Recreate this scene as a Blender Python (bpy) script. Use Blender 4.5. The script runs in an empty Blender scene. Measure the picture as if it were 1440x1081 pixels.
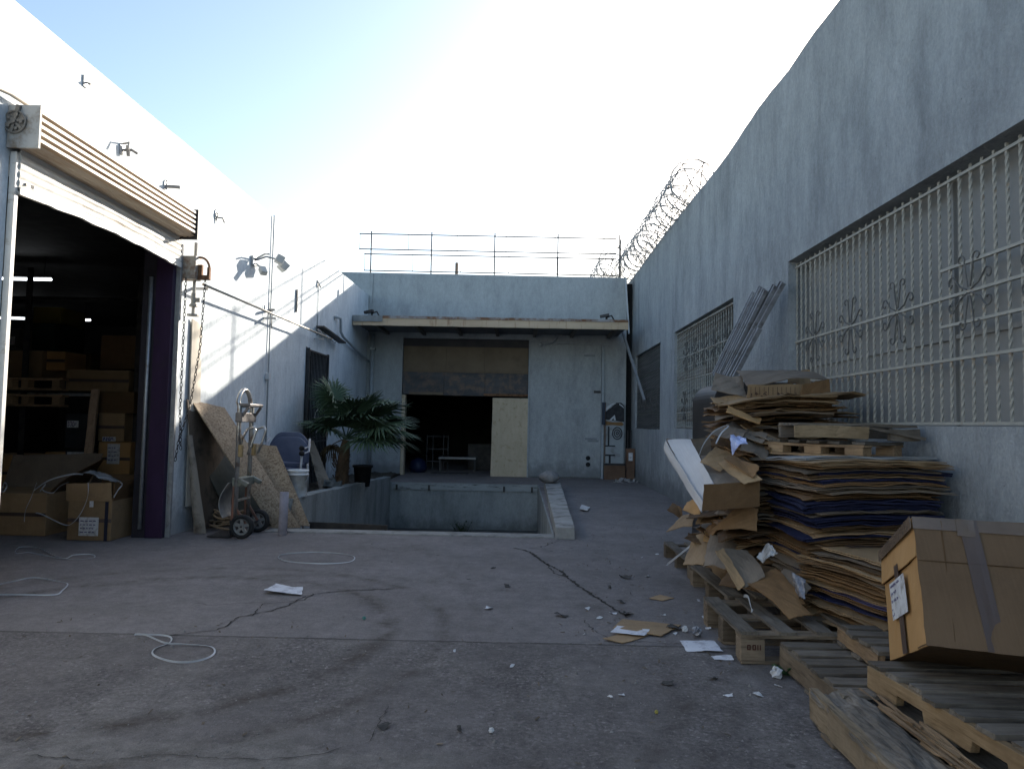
import bpy, bmesh, math, random
from mathutils import Vector, Matrix
S = bpy.context.scene
COL = S.collection
rad = math.radians
# ---------------------------------------------------------------- camera, sky, sun, exposure
FPX, EYE, YAW, PITCH, ROLL = 1000.0, 1.36, -0.0120445, 0.0552225, rad(1.1)
FW = Vector((math.sin(YAW)*math.cos(PITCH), math.cos(YAW)*math.cos(PITCH), math.sin(PITCH)))
_r = FW.cross(Vector((0, 0, 1))).normalized(); _u = _r.cross(FW)
RT = math.cos(ROLL)*_r + math.sin(ROLL)*_u
UP = math.cos(ROLL)*_u - math.sin(ROLL)*_r
EYEP = Vector((0, 0, EYE))
cd = bpy.data.cameras.new('camera'); cam = bpy.data.objects.new('camera', cd); COL.objects.link(cam)
M3 = Matrix((RT, UP, -FW)).transposed()
cam.matrix_world = Matrix.Translation(EYEP) @ M3.to_4x4()
cd.sensor_fit = 'HORIZONTAL'; cd.sensor_width = 36.0; cd.lens = 36.0*FPX/1440.0
cd.clip_start = 0.05; cd.clip_end = 2000
S.camera = cam
SUN_DIR = Vector((0.56, 1.0, 0.392)).normalized()
ELEV = math.asin(SUN_DIR.z); AZ = math.atan2(SUN_DIR.x, SUN_DIR.y)
W = bpy.data.worlds.new('World'); S.world = W; W.use_nodes = True
wt = W.node_tree; wt.nodes.clear()
wo = wt.nodes.new('ShaderNodeOutputWorld'); wb = wt.nodes.new('ShaderNodeBackground'); sky = wt.nodes.new('ShaderNodeTexSky')
sky.sky_type = 'NISHITA'; sky.sun_disc = False; sky.sun_elevation = ELEV; sky.sun_rotation = AZ
sky.air_density = 1.0; sky.dust_density = 1.3; sky.ozone_density = 1.0
wb.inputs['Strength'].default_value = 0.11
wt.links.new(sky.outputs[0], wb.inputs[0]); wt.links.new(wb.outputs[0], wo.inputs[0])
sl = bpy.data.lights.new('sun', 'SUN'); sl.energy = 4.0; sl.angle = rad(0.5); sl.color = (1.0, 0.93, 0.82)
so = bpy.data.objects.new('sun', sl); COL.objects.link(so); so.location = (20, 40, 30)
so.rotation_euler = SUN_DIR.to_track_quat('Z', 'Y').to_euler()
S.view_settings.view_transform = 'Standard'; S.view_settings.look = 'None'; S.view_settings.gamma = 1.0
S.view_settings.exposure = 1.5
S.render.engine = 'CYCLES'
S.cycles.max_bounces = 8; S.cycles.diffuse_bounces = 5; S.cycles.glossy_bounces = 3
S.cycles.use_denoising = True
S.cycles.sample_clamp_indirect = 8.0

def ray(px, py):
    return RT*(px-720) + UP*(540.5-py) + FW*FPX
def Wy(px, py, y):
    d = ray(px, py); return EYEP + d*(y/d.y)
def Wx(px, py, x):
    d = ray(px, py); return EYEP + d*(x/d.x)
def Wz(px, py, z=0.0):
    d = ray(px, py); return EYEP + d*((z-EYE)/d.z)

# ---------------------------------------------------------------- materials
class NT:
    def __init__(s, name):
        s.m = bpy.data.materials.new(name); s.m.use_nodes = True; s.t = s.m.node_tree; s.t.nodes.clear()
        s.out = s.t.nodes.new('ShaderNodeOutputMaterial'); s.b = s.t.nodes.new('ShaderNodeBsdfPrincipled')
        s.t.links.new(s.b.outputs[0], s.out.inputs[0])
        s.co = s.t.nodes.new('ShaderNodeTexCoord').outputs['Object']
    def L(s, a, b): s.t.links.new(a, b)
    def put(s, sock, v):
        if hasattr(v, 'default_value') and hasattr(v, 'node'): s.L(v, sock)
        elif isinstance(v, (tuple, list)) and len(v) == 3 and sock.type == 'RGBA': sock.default_value = (*v, 1)
        else: sock.default_value = v
    def map(s, sc, loc=(0, 0, 0), rot=(0, 0, 0), vec=None):
        n = s.t.nodes.new('ShaderNodeMapping'); s.L(vec or s.co, n.inputs[0])
        n.inputs['Scale'].default_value = sc; n.inputs['Location'].default_value = loc; n.inputs['Rotation'].default_value = rot
        return n.outputs[0]
    def noise(s, scale, det=6, rough=.6, vec=None, dist=0):
        n = s.t.nodes.new('ShaderNodeTexNoise'); s.L(vec or s.co, n.inputs['Vector'])
        n.inputs['Scale'].default_value = scale; n.inputs['Detail'].default_value = det; n.inputs['Roughness'].default_value = rough
        n.inputs['Distortion'].default_value = dist
        return n.outputs['Fac']
    def voro(s, scale, vec=None, feat='F1', out='Distance', rnd=1.0):
        n = s.t.nodes.new('ShaderNodeTexVoronoi'); s.L(vec or s.co, n.inputs['Vector']); n.feature = feat
        n.inputs['Scale'].default_value = scale; n.inputs['Randomness'].default_value = rnd
        return n.outputs[out]
    def ramp(s, fac, stops):
        n = s.t.nodes.new('ShaderNodeValToRGB'); s.L(fac, n.inputs[0]); e = n.color_ramp.elements
        while len(e) < len(stops): e.new(.5)
        for k, (p, c) in enumerate(stops):
            e[k].position = p; e[k].color = (c, c, c, 1) if isinstance(c, (int, float)) else (*c, 1)
        return n.outputs[0]
    def mix(s, fac, a, b, mode='MIX'):
        n = s.t.nodes.new('ShaderNodeMix'); n.data_type = 'RGBA'; n.blend_type = mode
        s.put(n.inputs[0], fac); s.put(n.inputs[6], a); s.put(n.inputs[7], b)
        return n.outputs[2]
    def math(s, op, a, b=0.0, clamp=False):
        n = s.t.nodes.new('ShaderNodeMath'); n.operation = op; n.use_clamp = clamp
        s.put(n.inputs[0], a); s.put(n.inputs[1], b)
        return n.outputs[0]
    def xyz(s):
        n = s.t.nodes.new('ShaderNodeSeparateXYZ'); s.L(s.co, n.inputs[0]); return n.outputs
    def rnd(s):
        return s.t.nodes.new('ShaderNodeObjectInfo').outputs['Random']
    def bump(s, h, strength, dist=.01, prev=None):
        n = s.t.nodes.new('ShaderNodeBump'); s.L(h, n.inputs['Height'])
        n.inputs['Strength'].default_value = strength; n.inputs['Distance'].default_value = dist
        if prev: s.L(prev, n.inputs['Normal'])
        return n.outputs[0]
    def fin(s, col, rough=.8, metal=0.0, nrm=None, spec=.3):
        s.put(s.b.inputs['Base Color'], col); s.put(s.b.inputs['Roughness'], rough); s.put(s.b.inputs['Metallic'], metal)
        s.b.inputs['Specular IOR Level'].default_value = spec
        if nrm: s.L(nrm, s.b.inputs['Normal'])
        return s.m

def M(name, c1, c2=None, sc=3., rough=.8, bump=.3, bsc=60., metal=0., stretch=(1, 1, 1), dirt=None, dsc=1.5, dlo=.5, dhi=.68, dstr=(1, 1, 1), rnd=0., spec=.3, bd=.006):
    n = NT(name)
    v = n.map(stretch)
    c = n.ramp(n.noise(sc, 8, .62, v), [(.33, c1), (.67, c2 or c1)])
    if dirt:
        f = n.ramp(n.noise(dsc, 9, .68, n.map(dstr, (3.1, 1.7, 5.2))), [(dlo, 0.), (dhi, 1.)])
        c = n.mix(f, c, dirt)
    if rnd:
        k = n.math('MULTIPLY_ADD', n.rnd(), 2*rnd); k.node.inputs[2].default_value = 1-rnd
        c = n.mix(1.0, c, n.ramp(k, [(0, 0.), (1, 1.)]) if False else k, 'MULTIPLY')
    nr = n.bump(n.noise(bsc, 5, .6, v), bump, bd) if bump else None
    return n.fin(c, rough, metal, nr, spec)

def m_stucco(name, base, light, dark, streak=.35, grain=55, bump=.7, mott=.11):
    n = NT(name)
    c = n.ramp(n.noise(2.2, 9, .65, n.map((1, 1, .35))), [(.3, dark), (.5, base), (.72, light)])
    st = n.ramp(n.noise(7., 8, .75, n.map((1, 1, .14))), [(.38, 0.), (.66, 1.)])
    c = n.mix(n.math('MULTIPLY', st, streak), c, light)
    st2 = n.ramp(n.noise(3.3, 8, .7, n.map((1, 1, .15), (7, 3, 1))), [(.55, 0.), (.75, 1.)])
    c = n.mix(n.math('MULTIPLY', st2, streak*1.2), c, dark)
    # trowelled patches and specks
    c = n.mix(1., c, n.ramp(n.noise(14, 8, .72, n.map((1, 1, .5), (4, 4, 4))), [(.33, 1-mott), (.67, 1+mott)]), 'MULTIPLY')
    c = n.mix(1., c, n.ramp(n.noise(42, 5, .7, n.map((1, 1, .7))), [(.33, 1-mott*.9), (.67, 1+mott*.9)]), 'MULTIPLY')
    spk = n.ramp(n.voro(7, n.map((1, 1, 1), (3, 3, 3))), [(.03, 1.), (.05, 0.)])
    c = n.mix(n.math('MULTIPLY', spk, .55), c, tuple(k*.45 for k in dark))
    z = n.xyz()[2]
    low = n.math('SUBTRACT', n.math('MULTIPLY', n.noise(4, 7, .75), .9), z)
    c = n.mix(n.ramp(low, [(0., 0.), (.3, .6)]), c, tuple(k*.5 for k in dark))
    nr = n.bump(n.noise(grain, 6, .7), bump, .014)
    nr = n.bump(n.noise(17, 6, .65, n.map((1, 1, .6))), bump*.8, .03, nr)
    return n.fin(c, .92, 0, nr, .15)

def m_wood(name, axis, c1, c2, dark, rnd=.3):
    n = NT(name)
    st = {'x': (.07, 1, 1), 'y': (1, .07, 1), 'z': (1, 1, .07)}[axis]
    v = n.map(st)
    g = n.noise(60, 6, .6, v, .6)
    c = n.ramp(g, [(.3, dark), (.45, c1), (.7, c2)])
    g2 = n.ramp(n.noise(3.0, 8, .7), [(.42, 0.), (.62, 1.)])
    c = n.mix(n.math('MULTIPLY', g2, .55), c, dark)
    spots = n.ramp(n.noise(22, 4, .6, n.map(st, (4, 4, 4))), [(.64, 0.), (.7, 1.)])
    c = n.mix(n.math('MULTIPLY', spots, .6), c, tuple(k*.4 for k in dark))
    k = n.math('MULTIPLY_ADD', n.rnd(), 2*rnd); k.node.inputs[2].default_value = 1-rnd
    c = n.mix(1., c, k, 'MULTIPLY')
    nr = n.bump(g, .6, .004)
    return n.fin(c, .85, 0, nr, .2)

def m_card(name, c1, c2, rnd=.22, dirt=.45):
    n = NT(name)
    c = n.ramp(n.noise(2.5, 8, .6), [(.3, c1), (.7, c2)])
    ln = n.noise(130, 2, .5, n.map((1, .03, .03)))
    c = n.mix(n.ramp(ln, [(.35, .18), (.65, 0.)]), c, tuple(k*.7 for k in c1))
    d = n.ramp(n.noise(5, 9, .72, n.map((1, 1, 1), (2, 9, 4))), [(.5, 0.), (.72, 1.)])
    c = n.mix(n.math('MULTIPLY', d, dirt), c, tuple(k*.45 for k in c1))
    k = n.math('MULTIPLY_ADD', n.rnd(), 2*rnd); k.node.inputs[2].default_value = 1-rnd
    c = n.mix(1., c, k, 'MULTIPLY')
    nr = n.bump(ln, .12, .003)
    nr = n.bump(n.noise(7, 4, .6), .35, .02, nr)
    return n.fin(c, .72, 0, nr, .25)

def m_osb(name, c1, c2, dark):
    n = NT(name)
    a = n.voro(80, n.map((1, .3, .6), rot=(.3, .4, .5)), out='Color')
    b = n.voro(70, n.map((.35, 1, .7), rot=(.8, .2, 1.2)), out='Color')
    sep = n.t.nodes.new('ShaderNodeSeparateColor'); n.L(a, sep.inputs[0])
    sep2 = n.t.nodes.new('ShaderNodeSeparateColor'); n.L(b, sep2.inputs[0])
    f = n.math('MULTIPLY', n.math('ADD', sep.outputs[0], sep2.outputs[1]), .5)
    c = n.ramp(f, [(.18, dark), (.4, c1), (.8, c2)])
    c = n.mix(n.ramp(n.noise(2.2, 8, .7), [(.45, 0.), (.7, .6)]), c, dark)
    return n.fin(c, .8, 0, n.bump(f, .4, .004), .25)

def m_ground():
    n = NT('yard_concrete')
    x, y, z = n.xyz()
    def layer(scale, lo, hi, a=.32, b=.68, det=5, st=(1, 1, 1), of=(0, 0, 0)):
        return n.ramp(n.noise(scale, det, .65, n.map(st, of)), [(a, lo), (b, hi)])
    # worn smooth concrete slab beyond the joint
    c1 = n.ramp(n.noise(.6, 8, .62), [(.3, (.188, .168, .162)), (.5, (.228, .206, .2)), (.7, (.268, .243, .236))])
    c1 = n.mix(layer(2.6, 0., .42, .46, .7, 9, of=(5, 2, 0)), c1, (.125, .114, .105))
    c1 = n.mix(1., c1, layer(11, .84, 1.12, det=8), 'MULTIPLY'); c1 = n.mix(1., c1, layer(46, .84, 1.14, of=(3, 1, 0)), 'MULTIPLY')
    # rough darker aggregate this side of the joint
    c2 = n.ramp(n.noise(.9, 8, .65, n.map((1, 1, 1), (3, 8, 0))), [(.35, (.155, .139, .133)), (.65, (.2, .18, .173))])
    pale = layer(1.6, 0., .6, .50, .64, 10, (1.2, .5, 1), (1.2, 4.4, 0))
    c2 = n.mix(pale, c2, (.25, .228, .21))
    c2 = n.mix(1., c2, layer(8, .78, 1.16, det=9), 'MULTIPLY'); agg = layer(1.15, .15, 1., .4, .6, 8, (1, .7, 1), (6.2, 1.1, 0))
    c2 = n.mix(agg, c2, n.mix(1., c2, layer(38, .66, 1.26, .36, .64, of=(3, 1, 0)), 'MULTIPLY'))
    stone = n.voro(75, n.map((1, 1, 1)), out='Color'); sp = n.t.nodes.new('ShaderNodeSeparateColor'); n.L(stone, sp.inputs[0])
    c2 = n.mix(agg, c2, n.mix(1., c2, n.ramp(sp.outputs[0], [(0., .74), (.75, 1.04), (.94, 1.1), (.97, 1.6)]), 'MULTIPLY'))
    c = n.mix(n.ramp(n.math('MULTIPLY_ADD', n.math('SUBTRACT', y, 4.505), 30.0), [(.0, 0.), (1, 1.)]), c2, c1)
    # pale worn screed at the near left with a ragged edge
    e = n.math('SUBTRACT', n.math('ADD', n.math('MULTIPLY', n.math('SUBTRACT', n.noise(2.2, 10, .75, n.map((1, 1, 1), (8, 8, 0))), .5), 1.3), 3.05), y)
    e = n.math('MULTIPLY', e, n.math('MULTIPLY', n.math('SUBTRACT', -0.1, x), 1.4, True), False)
    sc = n.mix(1., n.mix(layer(9, 0., 1., .35, .62, 9), (.15, .137, .126), (.265, .243, .224)), layer(60, .8, 1.15), 'MULTIPLY')
    c = n.mix(n.ramp(e, [(.0, 0.), (.06, .8)]), c, sc)
    # tyre marks: thin scrubbed arcs
    def arc(cx, cy, r, w, k, lo):
        nonlocal c
        dx = n.math('SUBTRACT', x, cx); dy = n.math('SUBTRACT', y, cy)
        d = n.math('SQRT', n.math('ADD', n.math('MULTIPLY', dx, dx), n.math('MULTIPLY', dy, dy)))
        f = n.math('SUBTRACT', 1.0, n.math('DIVIDE', n.math('ABSOLUTE', n.math('SUBTRACT', d, r)), w), True)
        f = n.math('MULTIPLY', f, layer(4.2, 0., 1., .42, .6, 9, of=(cx, cy, r)))
        f = n.math('MULTIPLY', f, layer(28, .35, 1., of=(r, cx, 0)))
        f = n.math('MULTIPLY', f, n.ramp(n.math('SUBTRACT', y, lo), [(.0, 0.), (.3, k)]))
        c = n.mix(f, c, (.065, .052, .041))
    arc(-2.4, 4.6, 1.55, .12, 1., 2.0); arc(-2.4, 4.6, 1.95, .09, .8, 2.0)
    arc(-1.6, 3.2, 3.1, .10, .5, 3.0); arc(3.4, 2.0, 3.0, .07, .6, .5); arc(3.4, 2.0, 2.78, .06, .5, .5)
    arc(-14.5, 2.0, 14.6, .09, .38, .5); arc(14.2, 2.0, 13.5, .09, .42, .5); arc(14.2, 2.0, 13.85, .06, .35, .5); arc(16, 1.0, 14.9, .05, .4, .5)
    # expansion joint
    j = n.math('ABSOLUTE', n.math('SUBTRACT', n.math('ADD', y, n.math('MULTIPLY', n.math('SUBTRACT', n.noise(5, 8, .75), .5), .06)), 4.51))
    jm = n.math('MULTIPLY', n.ramp(j, [(.004, .85), (.013, 0.)]), layer(3, .35, 1., .3, .6))
    c = n.mix(jm, c, (.04, .037, .033))
    # oil stains, gum spots, pale flecks
    oil = layer(1.9, 0., .35, .6, .74, 8, (1, .6, 1), (9.3, 2.2, 0))
    c = n.mix(oil, c, (.085, .077, .07))
    gum = n.ramp(n.voro(2.1, n.map((1, 1, 1), (2, 5, 0))), [(.035, .75), (.05, 0.)])
    c = n.mix(gum, c, (.06, .055, .05))
    fleck = n.math('MULTIPLY', n.ramp(n.voro(30), [(.06, 1.), (.1, 0.)]), layer(4, 0., .9, .5, .6))
    c = n.mix(fleck, c, (.36, .34, .31))
    c = n.mix(1., c, layer(170, .72, 1.22, .3, .7, 3), 'MULTIPLY')
    nr = n.bump(n.noise(85, 5, .7), .7, .014)
    nr = n.bump(n.noise(16, 6, .7), .5, .02, nr)
    nr = n.bump(n.ramp(j, [(.004, 0.), (.02, 1.)]), .6, .015, nr)
    return n.fin(c, .88, 0, nr, .2)

# ---------------------------------------------------------------- mesh builder
class MB:
    def __init__(s): s.v = []; s.f = []
    def add(s, vs, fs):
        o = len(s.v); s.v += [Vector(p) for p in vs]; s.f += [tuple(i+o for i in f) for f in fs]
    def box(s, x0, x1, y0, y1, z0, z1):
        s.add([(x0, y0, z0), (x1, y0, z0), (x1, y1, z0), (x0, y1, z0), (x0, y0, z1), (x1, y0, z1), (x1, y1, z1), (x0, y1, z1)],
              [(0, 3, 2, 1), (4, 5, 6, 7), (0, 1, 5, 4), (1, 2, 6, 5), (2, 3, 7, 6), (3, 0, 4, 7)]); return s
    def beam(s, p, q, w, h, up=(0, 0, 1), n=1, jit=0., rng=None):
        p, q = Vector(p), Vector(q); d = (q-p).normalized(); up = Vector(up)
        sx = d.cross(up)
        if sx.length < 1e-4: sx = d.cross(Vector((1, 0, 0)))
        sx.normalize(); uz = sx.cross(d)
        vs = []; R = rng or random
        for i in range(n+1):
            c = p.lerp(q, i/n)
            for a, b in ((-1, -1), (1, -1), (1, 1), (-1, 1)):
                o = c + sx*(a*w/2) + uz*(b*h/2)
                if jit: o = o + Vector((R.uniform(-jit, jit), R.uniform(-jit, jit), R.uniform(-jit, jit)))
                vs.append(o)
        fs = [(3, 2, 1, 0), tuple(4*n+k for k in range(4))]
        for i in range(n):
            for k in range(4):
                k2 = (k+1) % 4; fs.append((4*i+k, 4*i+k2, 4*i+4+k2, 4*i+4+k))
        s.add(vs, fs); return s
    def tube(s, pts, r, seg=8, closed=False):
        pts = [Vector(p) for p in pts]; n = len(pts); vs = []; prev = None
        for i, p in enumerate(pts):
            a = pts[(i-1) % n] if (closed or i > 0) else p; b = pts[(i+1) % n] if (closed or i < n-1) else p
            t = (b-a)
            if t.length < 1e-9: t = Vector((0, 0, 1))
            t.normalize()
            if prev is None:
                x = t.cross(Vector((0, 0, 1)))
                if x.length < 1e-3: x = t.cross(Vector((1, 0, 0)))
            else:
                x = prev - t*prev.dot(t)
                if x.length < 1e-6: x = t.orthogonal()
            x.normalize(); prev = x; yv = t.cross(x)
            rr = r[i] if isinstance(r, (list, tuple)) else r
            for k in range(seg):
                an = 2*math.pi*k/seg; vs.append(p + x*(rr*math.cos(an)) + yv*(rr*math.sin(an)))
        fs = []
        for i in range(n if closed else n-1):
            i2 = (i+1) % n
            for k in range(seg):
                k2 = (k+1) % seg; fs.append((i*seg+k, i*seg+k2, i2*seg+k2, i2*seg+k))
        if not closed:
            fs.append(tuple(reversed(range(seg)))); fs.append(tuple((n-1)*seg+k for k in range(seg)))
        s.add(vs, fs); return s
    def lathe(s, prof, c, axis=(0, 0, 1), seg=20, caps=True):
        ax = Vector(axis).normalized(); x = ax.orthogonal().normalized(); y = ax.cross(x); c = Vector(c); vs = []
        for r, h in prof:
            for k in range(seg):
                an = 2*math.pi*k/seg; vs.append(c + ax*h + (x*math.cos(an)+y*math.sin(an))*r)
        fs = []; n = len(prof)
        for i in range(n-1):
            for k in range(seg):
                k2 = (k+1) % seg; fs.append((i*seg+k, i*seg+k2, (i+1)*seg+k2, (i+1)*seg+k))
        if caps and prof[0][0] > 1e-5: fs.append(tuple(reversed(range(seg))))
        if caps and prof[-1][0] > 1e-5: fs.append(tuple((n-1)*seg+k for k in range(seg)))
        s.add(vs, fs); return s
    def prism(s, poly, f, d):
        """poly of 2-D points mapped by f(a, b) to 3-D, extruded by vector d"""
        n = len(poly); d = Vector(d); a = [Vector(f(*p)) for p in poly]
        s.add(a + [p+d for p in a], [tuple(reversed(range(n))), tuple(range(n, 2*n))] + [(i, (i+1) % n, n+(i+1) % n, n+i) for i in range(n)]); return s
    def sheet(s, fn, nu, nv, t, nrm=None):
        """thick sheet: fn(u, v) -> point, thickness t below along the local normal"""
        g = [[Vector(fn(i/nu, j/nv)) for j in range(nv+1)] for i in range(nu+1)]
        top = []; bot = []
        for i in range(nu+1):
            for j in range(nv+1):
                du = g[min(i+1, nu)][j]-g[max(i-1, 0)][j]; dv = g[i][min(j+1, nv)]-g[i][max(j-1, 0)]
                nn = Vector(nrm) if nrm else du.cross(dv).normalized()
                top.append(g[i][j]); bot.append(g[i][j]-nn*t)
        N = len(top); fs = []; w = nv+1
        for i in range(nu):
            for j in range(nv):
                a, b, c, d = i*w+j, (i+1)*w+j, (i+1)*w+j+1, i*w+j+1
                fs.append((a, b, c, d)); fs.append((N+d, N+c, N+b, N+a))
        per = [(i*w) for i in range(nu+1)] + [nu*w+j for j in range(1, nv+1)] + [i*w+nv for i in range(nu-1, -1, -1)] + [j for j in range(nv-1, 0, -1)]
        for k in range(len(per)):
            a, b = per[k], per[(k+1) % len(per)]; fs.append((b, a, N+a, N+b))
        s.add(top+bot, fs); return s
    def build(s, name, mat, parent=None, smooth=False, bevel=0., off=None):
        me = bpy.data.meshes.new(name); o = Vector((0, 0, 0))
        p = parent
        while p is not None: o = o + Vector(p.location); p = p.parent
        if off is not None: o = Vector(off)
        me.from_pydata([tuple(v-o) for v in s.v], [], s.f); me.validate(); me.update()
        if mat: me.materials.append(mat)
        if smooth: me.polygons.foreach_set('use_smooth', [True]*len(me.polygons))
        ob = bpy.data.objects.new(name, me); COL.objects.link(ob)
        if parent is not None: ob.parent = parent
        elif off is not None: ob.location = off
        if bevel:
            b = ob.modifiers.new('bevel', 'BEVEL'); b.width = bevel; b.segments = 2; b.limit_method = 'ANGLE'
        return ob

def tag(o, label, cat, group=None, kind=None):
    if label: o['label'] = label
    if cat: o['category'] = cat
    if group: o['group'] = group
    if kind: o['kind'] = kind
    return o
def thing(name, label, cat, loc=(0, 0, 0), group=None):
    o = bpy.data.objects.new(name, None); COL.objects.link(o); o.location = loc; o.empty_display_size = .1
    return tag(o, label, cat, group)
def struct(o): o['kind'] = 'structure'; return o
def copy_tree(o, parent=None):
    c = o.copy(); COL.objects.link(c); c.parent = parent
    for ch in list(o.children): copy_tree(ch, c)
    return c
def one(mb, name, mat, label, cat, group=None, smooth=False, bevel=0., off=None):
    """a thing that is one mesh, its origin at its own base"""
    if off is None:
        xs = [v.x for v in mb.v]; ys = [v.y for v in mb.v]; off = ((min(xs)+max(xs))/2, (min(ys)+max(ys))/2, min(v.z for v in mb.v))
    return tag(mb.build(name, mat, None, smooth, bevel, off), label, cat, group)
def noise1(x, seed=0):
    return math.sin(x*1.7+seed)*.5 + math.sin(x*4.3+seed*2.1)*.3 + math.sin(x*9.1+seed*3.7)*.2

def wall_panel(mb, plane, at, th, a0, a1, z0, z1, holes=(), extra=(), topfn=None):
    """wall in plane x=at ('x') or y=at ('y'); th signed thickness away from the yard; holes = (a0, a1, z0, z1)"""
    A = sorted(set([a0, a1] + list(extra) + [h[k] for h in holes for k in (0, 1) if a0 < h[k] < a1]))
    Z = sorted(set([z0, z1] + [h[k] for h in holes for k in (2, 3) if z0 < h[k] < z1]))
    def pt(a, z, d):
        if topfn and z == z1: z = topfn(a)
        return (at+d, a, z) if plane == 'x' else (a, at+d, z)
    def hole(i, j):
        if i < 0 or j < 0 or i >= len(A)-1 or j >= len(Z)-1: return True
        ca, cz = (A[i]+A[i+1])/2, (Z[j]+Z[j+1])/2
        return any(h[0] < ca < h[1] and h[2] < cz < h[3] for h in holes)
    for i in range(len(A)-1):
        for j in range(len(Z)-1):
            if hole(i, j): continue
            q = [(A[i], Z[j]), (A[i+1], Z[j]), (A[i+1], Z[j+1]), (A[i], Z[j+1])]
            mb.add([pt(*p, 0) for p in q], [(0, 1, 2, 3)]); mb.add([pt(*p, th) for p in q], [(3, 2, 1, 0)])
            for (di, dj, e) in ((0, -1, (0, 1)), (1, 0, (1, 2)), (0, 1, (2, 3)), (-1, 0, (3, 0))):
                if hole(i+di, j+dj):
                    a, b = q[e[0]], q[e[1]]
                    mb.add([pt(*a, 0), pt(*b, 0), pt(*b, th), pt(*a, th)], [(3, 2, 1, 0)])
    return mb
# ---------------------------------------------------------------- palette
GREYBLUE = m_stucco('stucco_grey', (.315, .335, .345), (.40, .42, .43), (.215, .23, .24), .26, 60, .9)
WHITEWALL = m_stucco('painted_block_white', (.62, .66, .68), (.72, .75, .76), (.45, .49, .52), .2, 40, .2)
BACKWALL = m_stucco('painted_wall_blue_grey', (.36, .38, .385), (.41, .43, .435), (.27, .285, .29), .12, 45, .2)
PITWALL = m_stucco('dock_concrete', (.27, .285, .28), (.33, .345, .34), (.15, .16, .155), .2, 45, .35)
ROOFM = M('roof_tar', (.08, .08, .08), (.13, .13, .13), 4)
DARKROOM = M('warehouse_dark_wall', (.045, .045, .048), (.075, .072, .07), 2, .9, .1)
DARKSTEEL = M('dark_steel', (.035, .035, .04), (.07, .065, .06), 12, .55, .2, 80, .4)
BLACKM = M('flat_black', (.012, .012, .013), (.025, .024, .024), 8, .8)
PURPLE = M('purple_paint', (.026, .012, .036), (.042, .02, .056), 5, .45, .15, 60, 0, (1, 1, .3), (.03, .02, .035), 4, .55, .7)
GALV = M('galvanised_steel', (.30, .31, .32), (.42, .43, .44), 14, .45, .15, 90, .6, dirt=(.16, .12, .09), dsc=5, dlo=.55, dhi=.72)
SHUT = M('shutter_white_paint', (.62, .60, .55), (.72, .70, .66), 4, .5, .15, 60, 0, (1, .4, 1), (.33, .25, .17), 5, .55, .72, (1, .3, 2.5))
SHUTBROWN = M('shutter_hood_paint', (.34, .27, .2), (.48, .40, .31), 4, .5, .15, 60, 0, (1, .2, 1), (.22, .14, .08), 4, .5, .7, (1, .25, 3))
RUST = M('rusty_iron', (.16, .085, .045), (.28, .16, .09), 16, .85, .5, 90, .3, dirt=(.07, .04, .025), dsc=7)
CREAM = M('cream_iron_paint', (.28, .27, .235), (.36, .345, .30), 14, .55, .15, 90, 0, (1, 1, 1), (.28, .2, .13), 9, .58, .72)
DARKIRON = M('dark_iron_paint', (.03, .032, .035), (.06, .06, .062), 20, .5, .2, 90, .3)
PALEIRON = M('weathered_iron_paint', (.26, .27, .25), (.36, .37, .34), 20, .6, .2, 90, 0, (1, 1, 1), (.14, .09, .055), 8, .48, .66)
PANEL = M('grey_window_boarding', (.21, .212, .205), (.265, .265, .255), 1.5, .6, .1, 60, 0, (1, 1, .3), (.2, .2, .19), 3, .5, .75)
DARKGLASS = M('dirty_dark_glass', (.03, .035, .04), (.06, .065, .07), 3, .25, .05, 40, 0, spec=.5)
FASCIA = M('fascia_board', (.46, .35, .235), (.55, .43, .3), 3, .8, .2, 40, 0, (.4, 1, 1), (.25, .12, .06), 6, .56, .7, (2.2, 1, .25))
FASCIAT = M('awning_flashing', (.26, .25, .25), (.40, .38, .36), 3, .7, .4, 40, 0, (.5, 1, 1), (.17, .085, .045), 2.2, .42, .56, (1, 1, 1))
TAN = M('tan_painted_panel', (.15, .115, .078), (.2, .155, .105), 2, .8, .1, 40, 0, (1, 1, 1), (.1, .08, .06), 3, .55, .8)
SLATE = M('slate_steel_panel', (.045, .045, .05), (.085, .085, .088), 3, .6, .2, 40, 0, (.4, 1, 1.5), (.17, .12, .085), 5, .46, .66)
OSBPALE = M('pale_osb_panel', (.48, .40, .28), (.58, .49, .36), 6, .8, .3, 50, 0, (1, 1, .35), (.33, .24, .14), 9, .55, .72)
WHITEP = M('white_paper', (.52, .525, .54), (.64, .64, .65), 9, .8, .2, 30, 0, dirt=(.3, .28, .26), dsc=20, dlo=.5, dhi=.66)
INK = M('label_ink', (.05, .04, .12), (.09, .07, .2), 30, .8, 0)
SOIL = M('planter_soil', (.05, .042, .034), (.1, .085, .065), 20, .95, 1., 40, bd=.03)
GROUNDM = m_ground()
PIPEM = M('tan_pipe_paint', (.40, .36, .30), (.5, .46, .4), 12, .5, .1, 60, 0, (1, 1, 1), (.2, .12, .07), 6, .58, .7)
GREYPIPE = M('grey_pipe_paint', (.30, .33, .35), (.38, .41, .43), 12, .5, .1)

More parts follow.
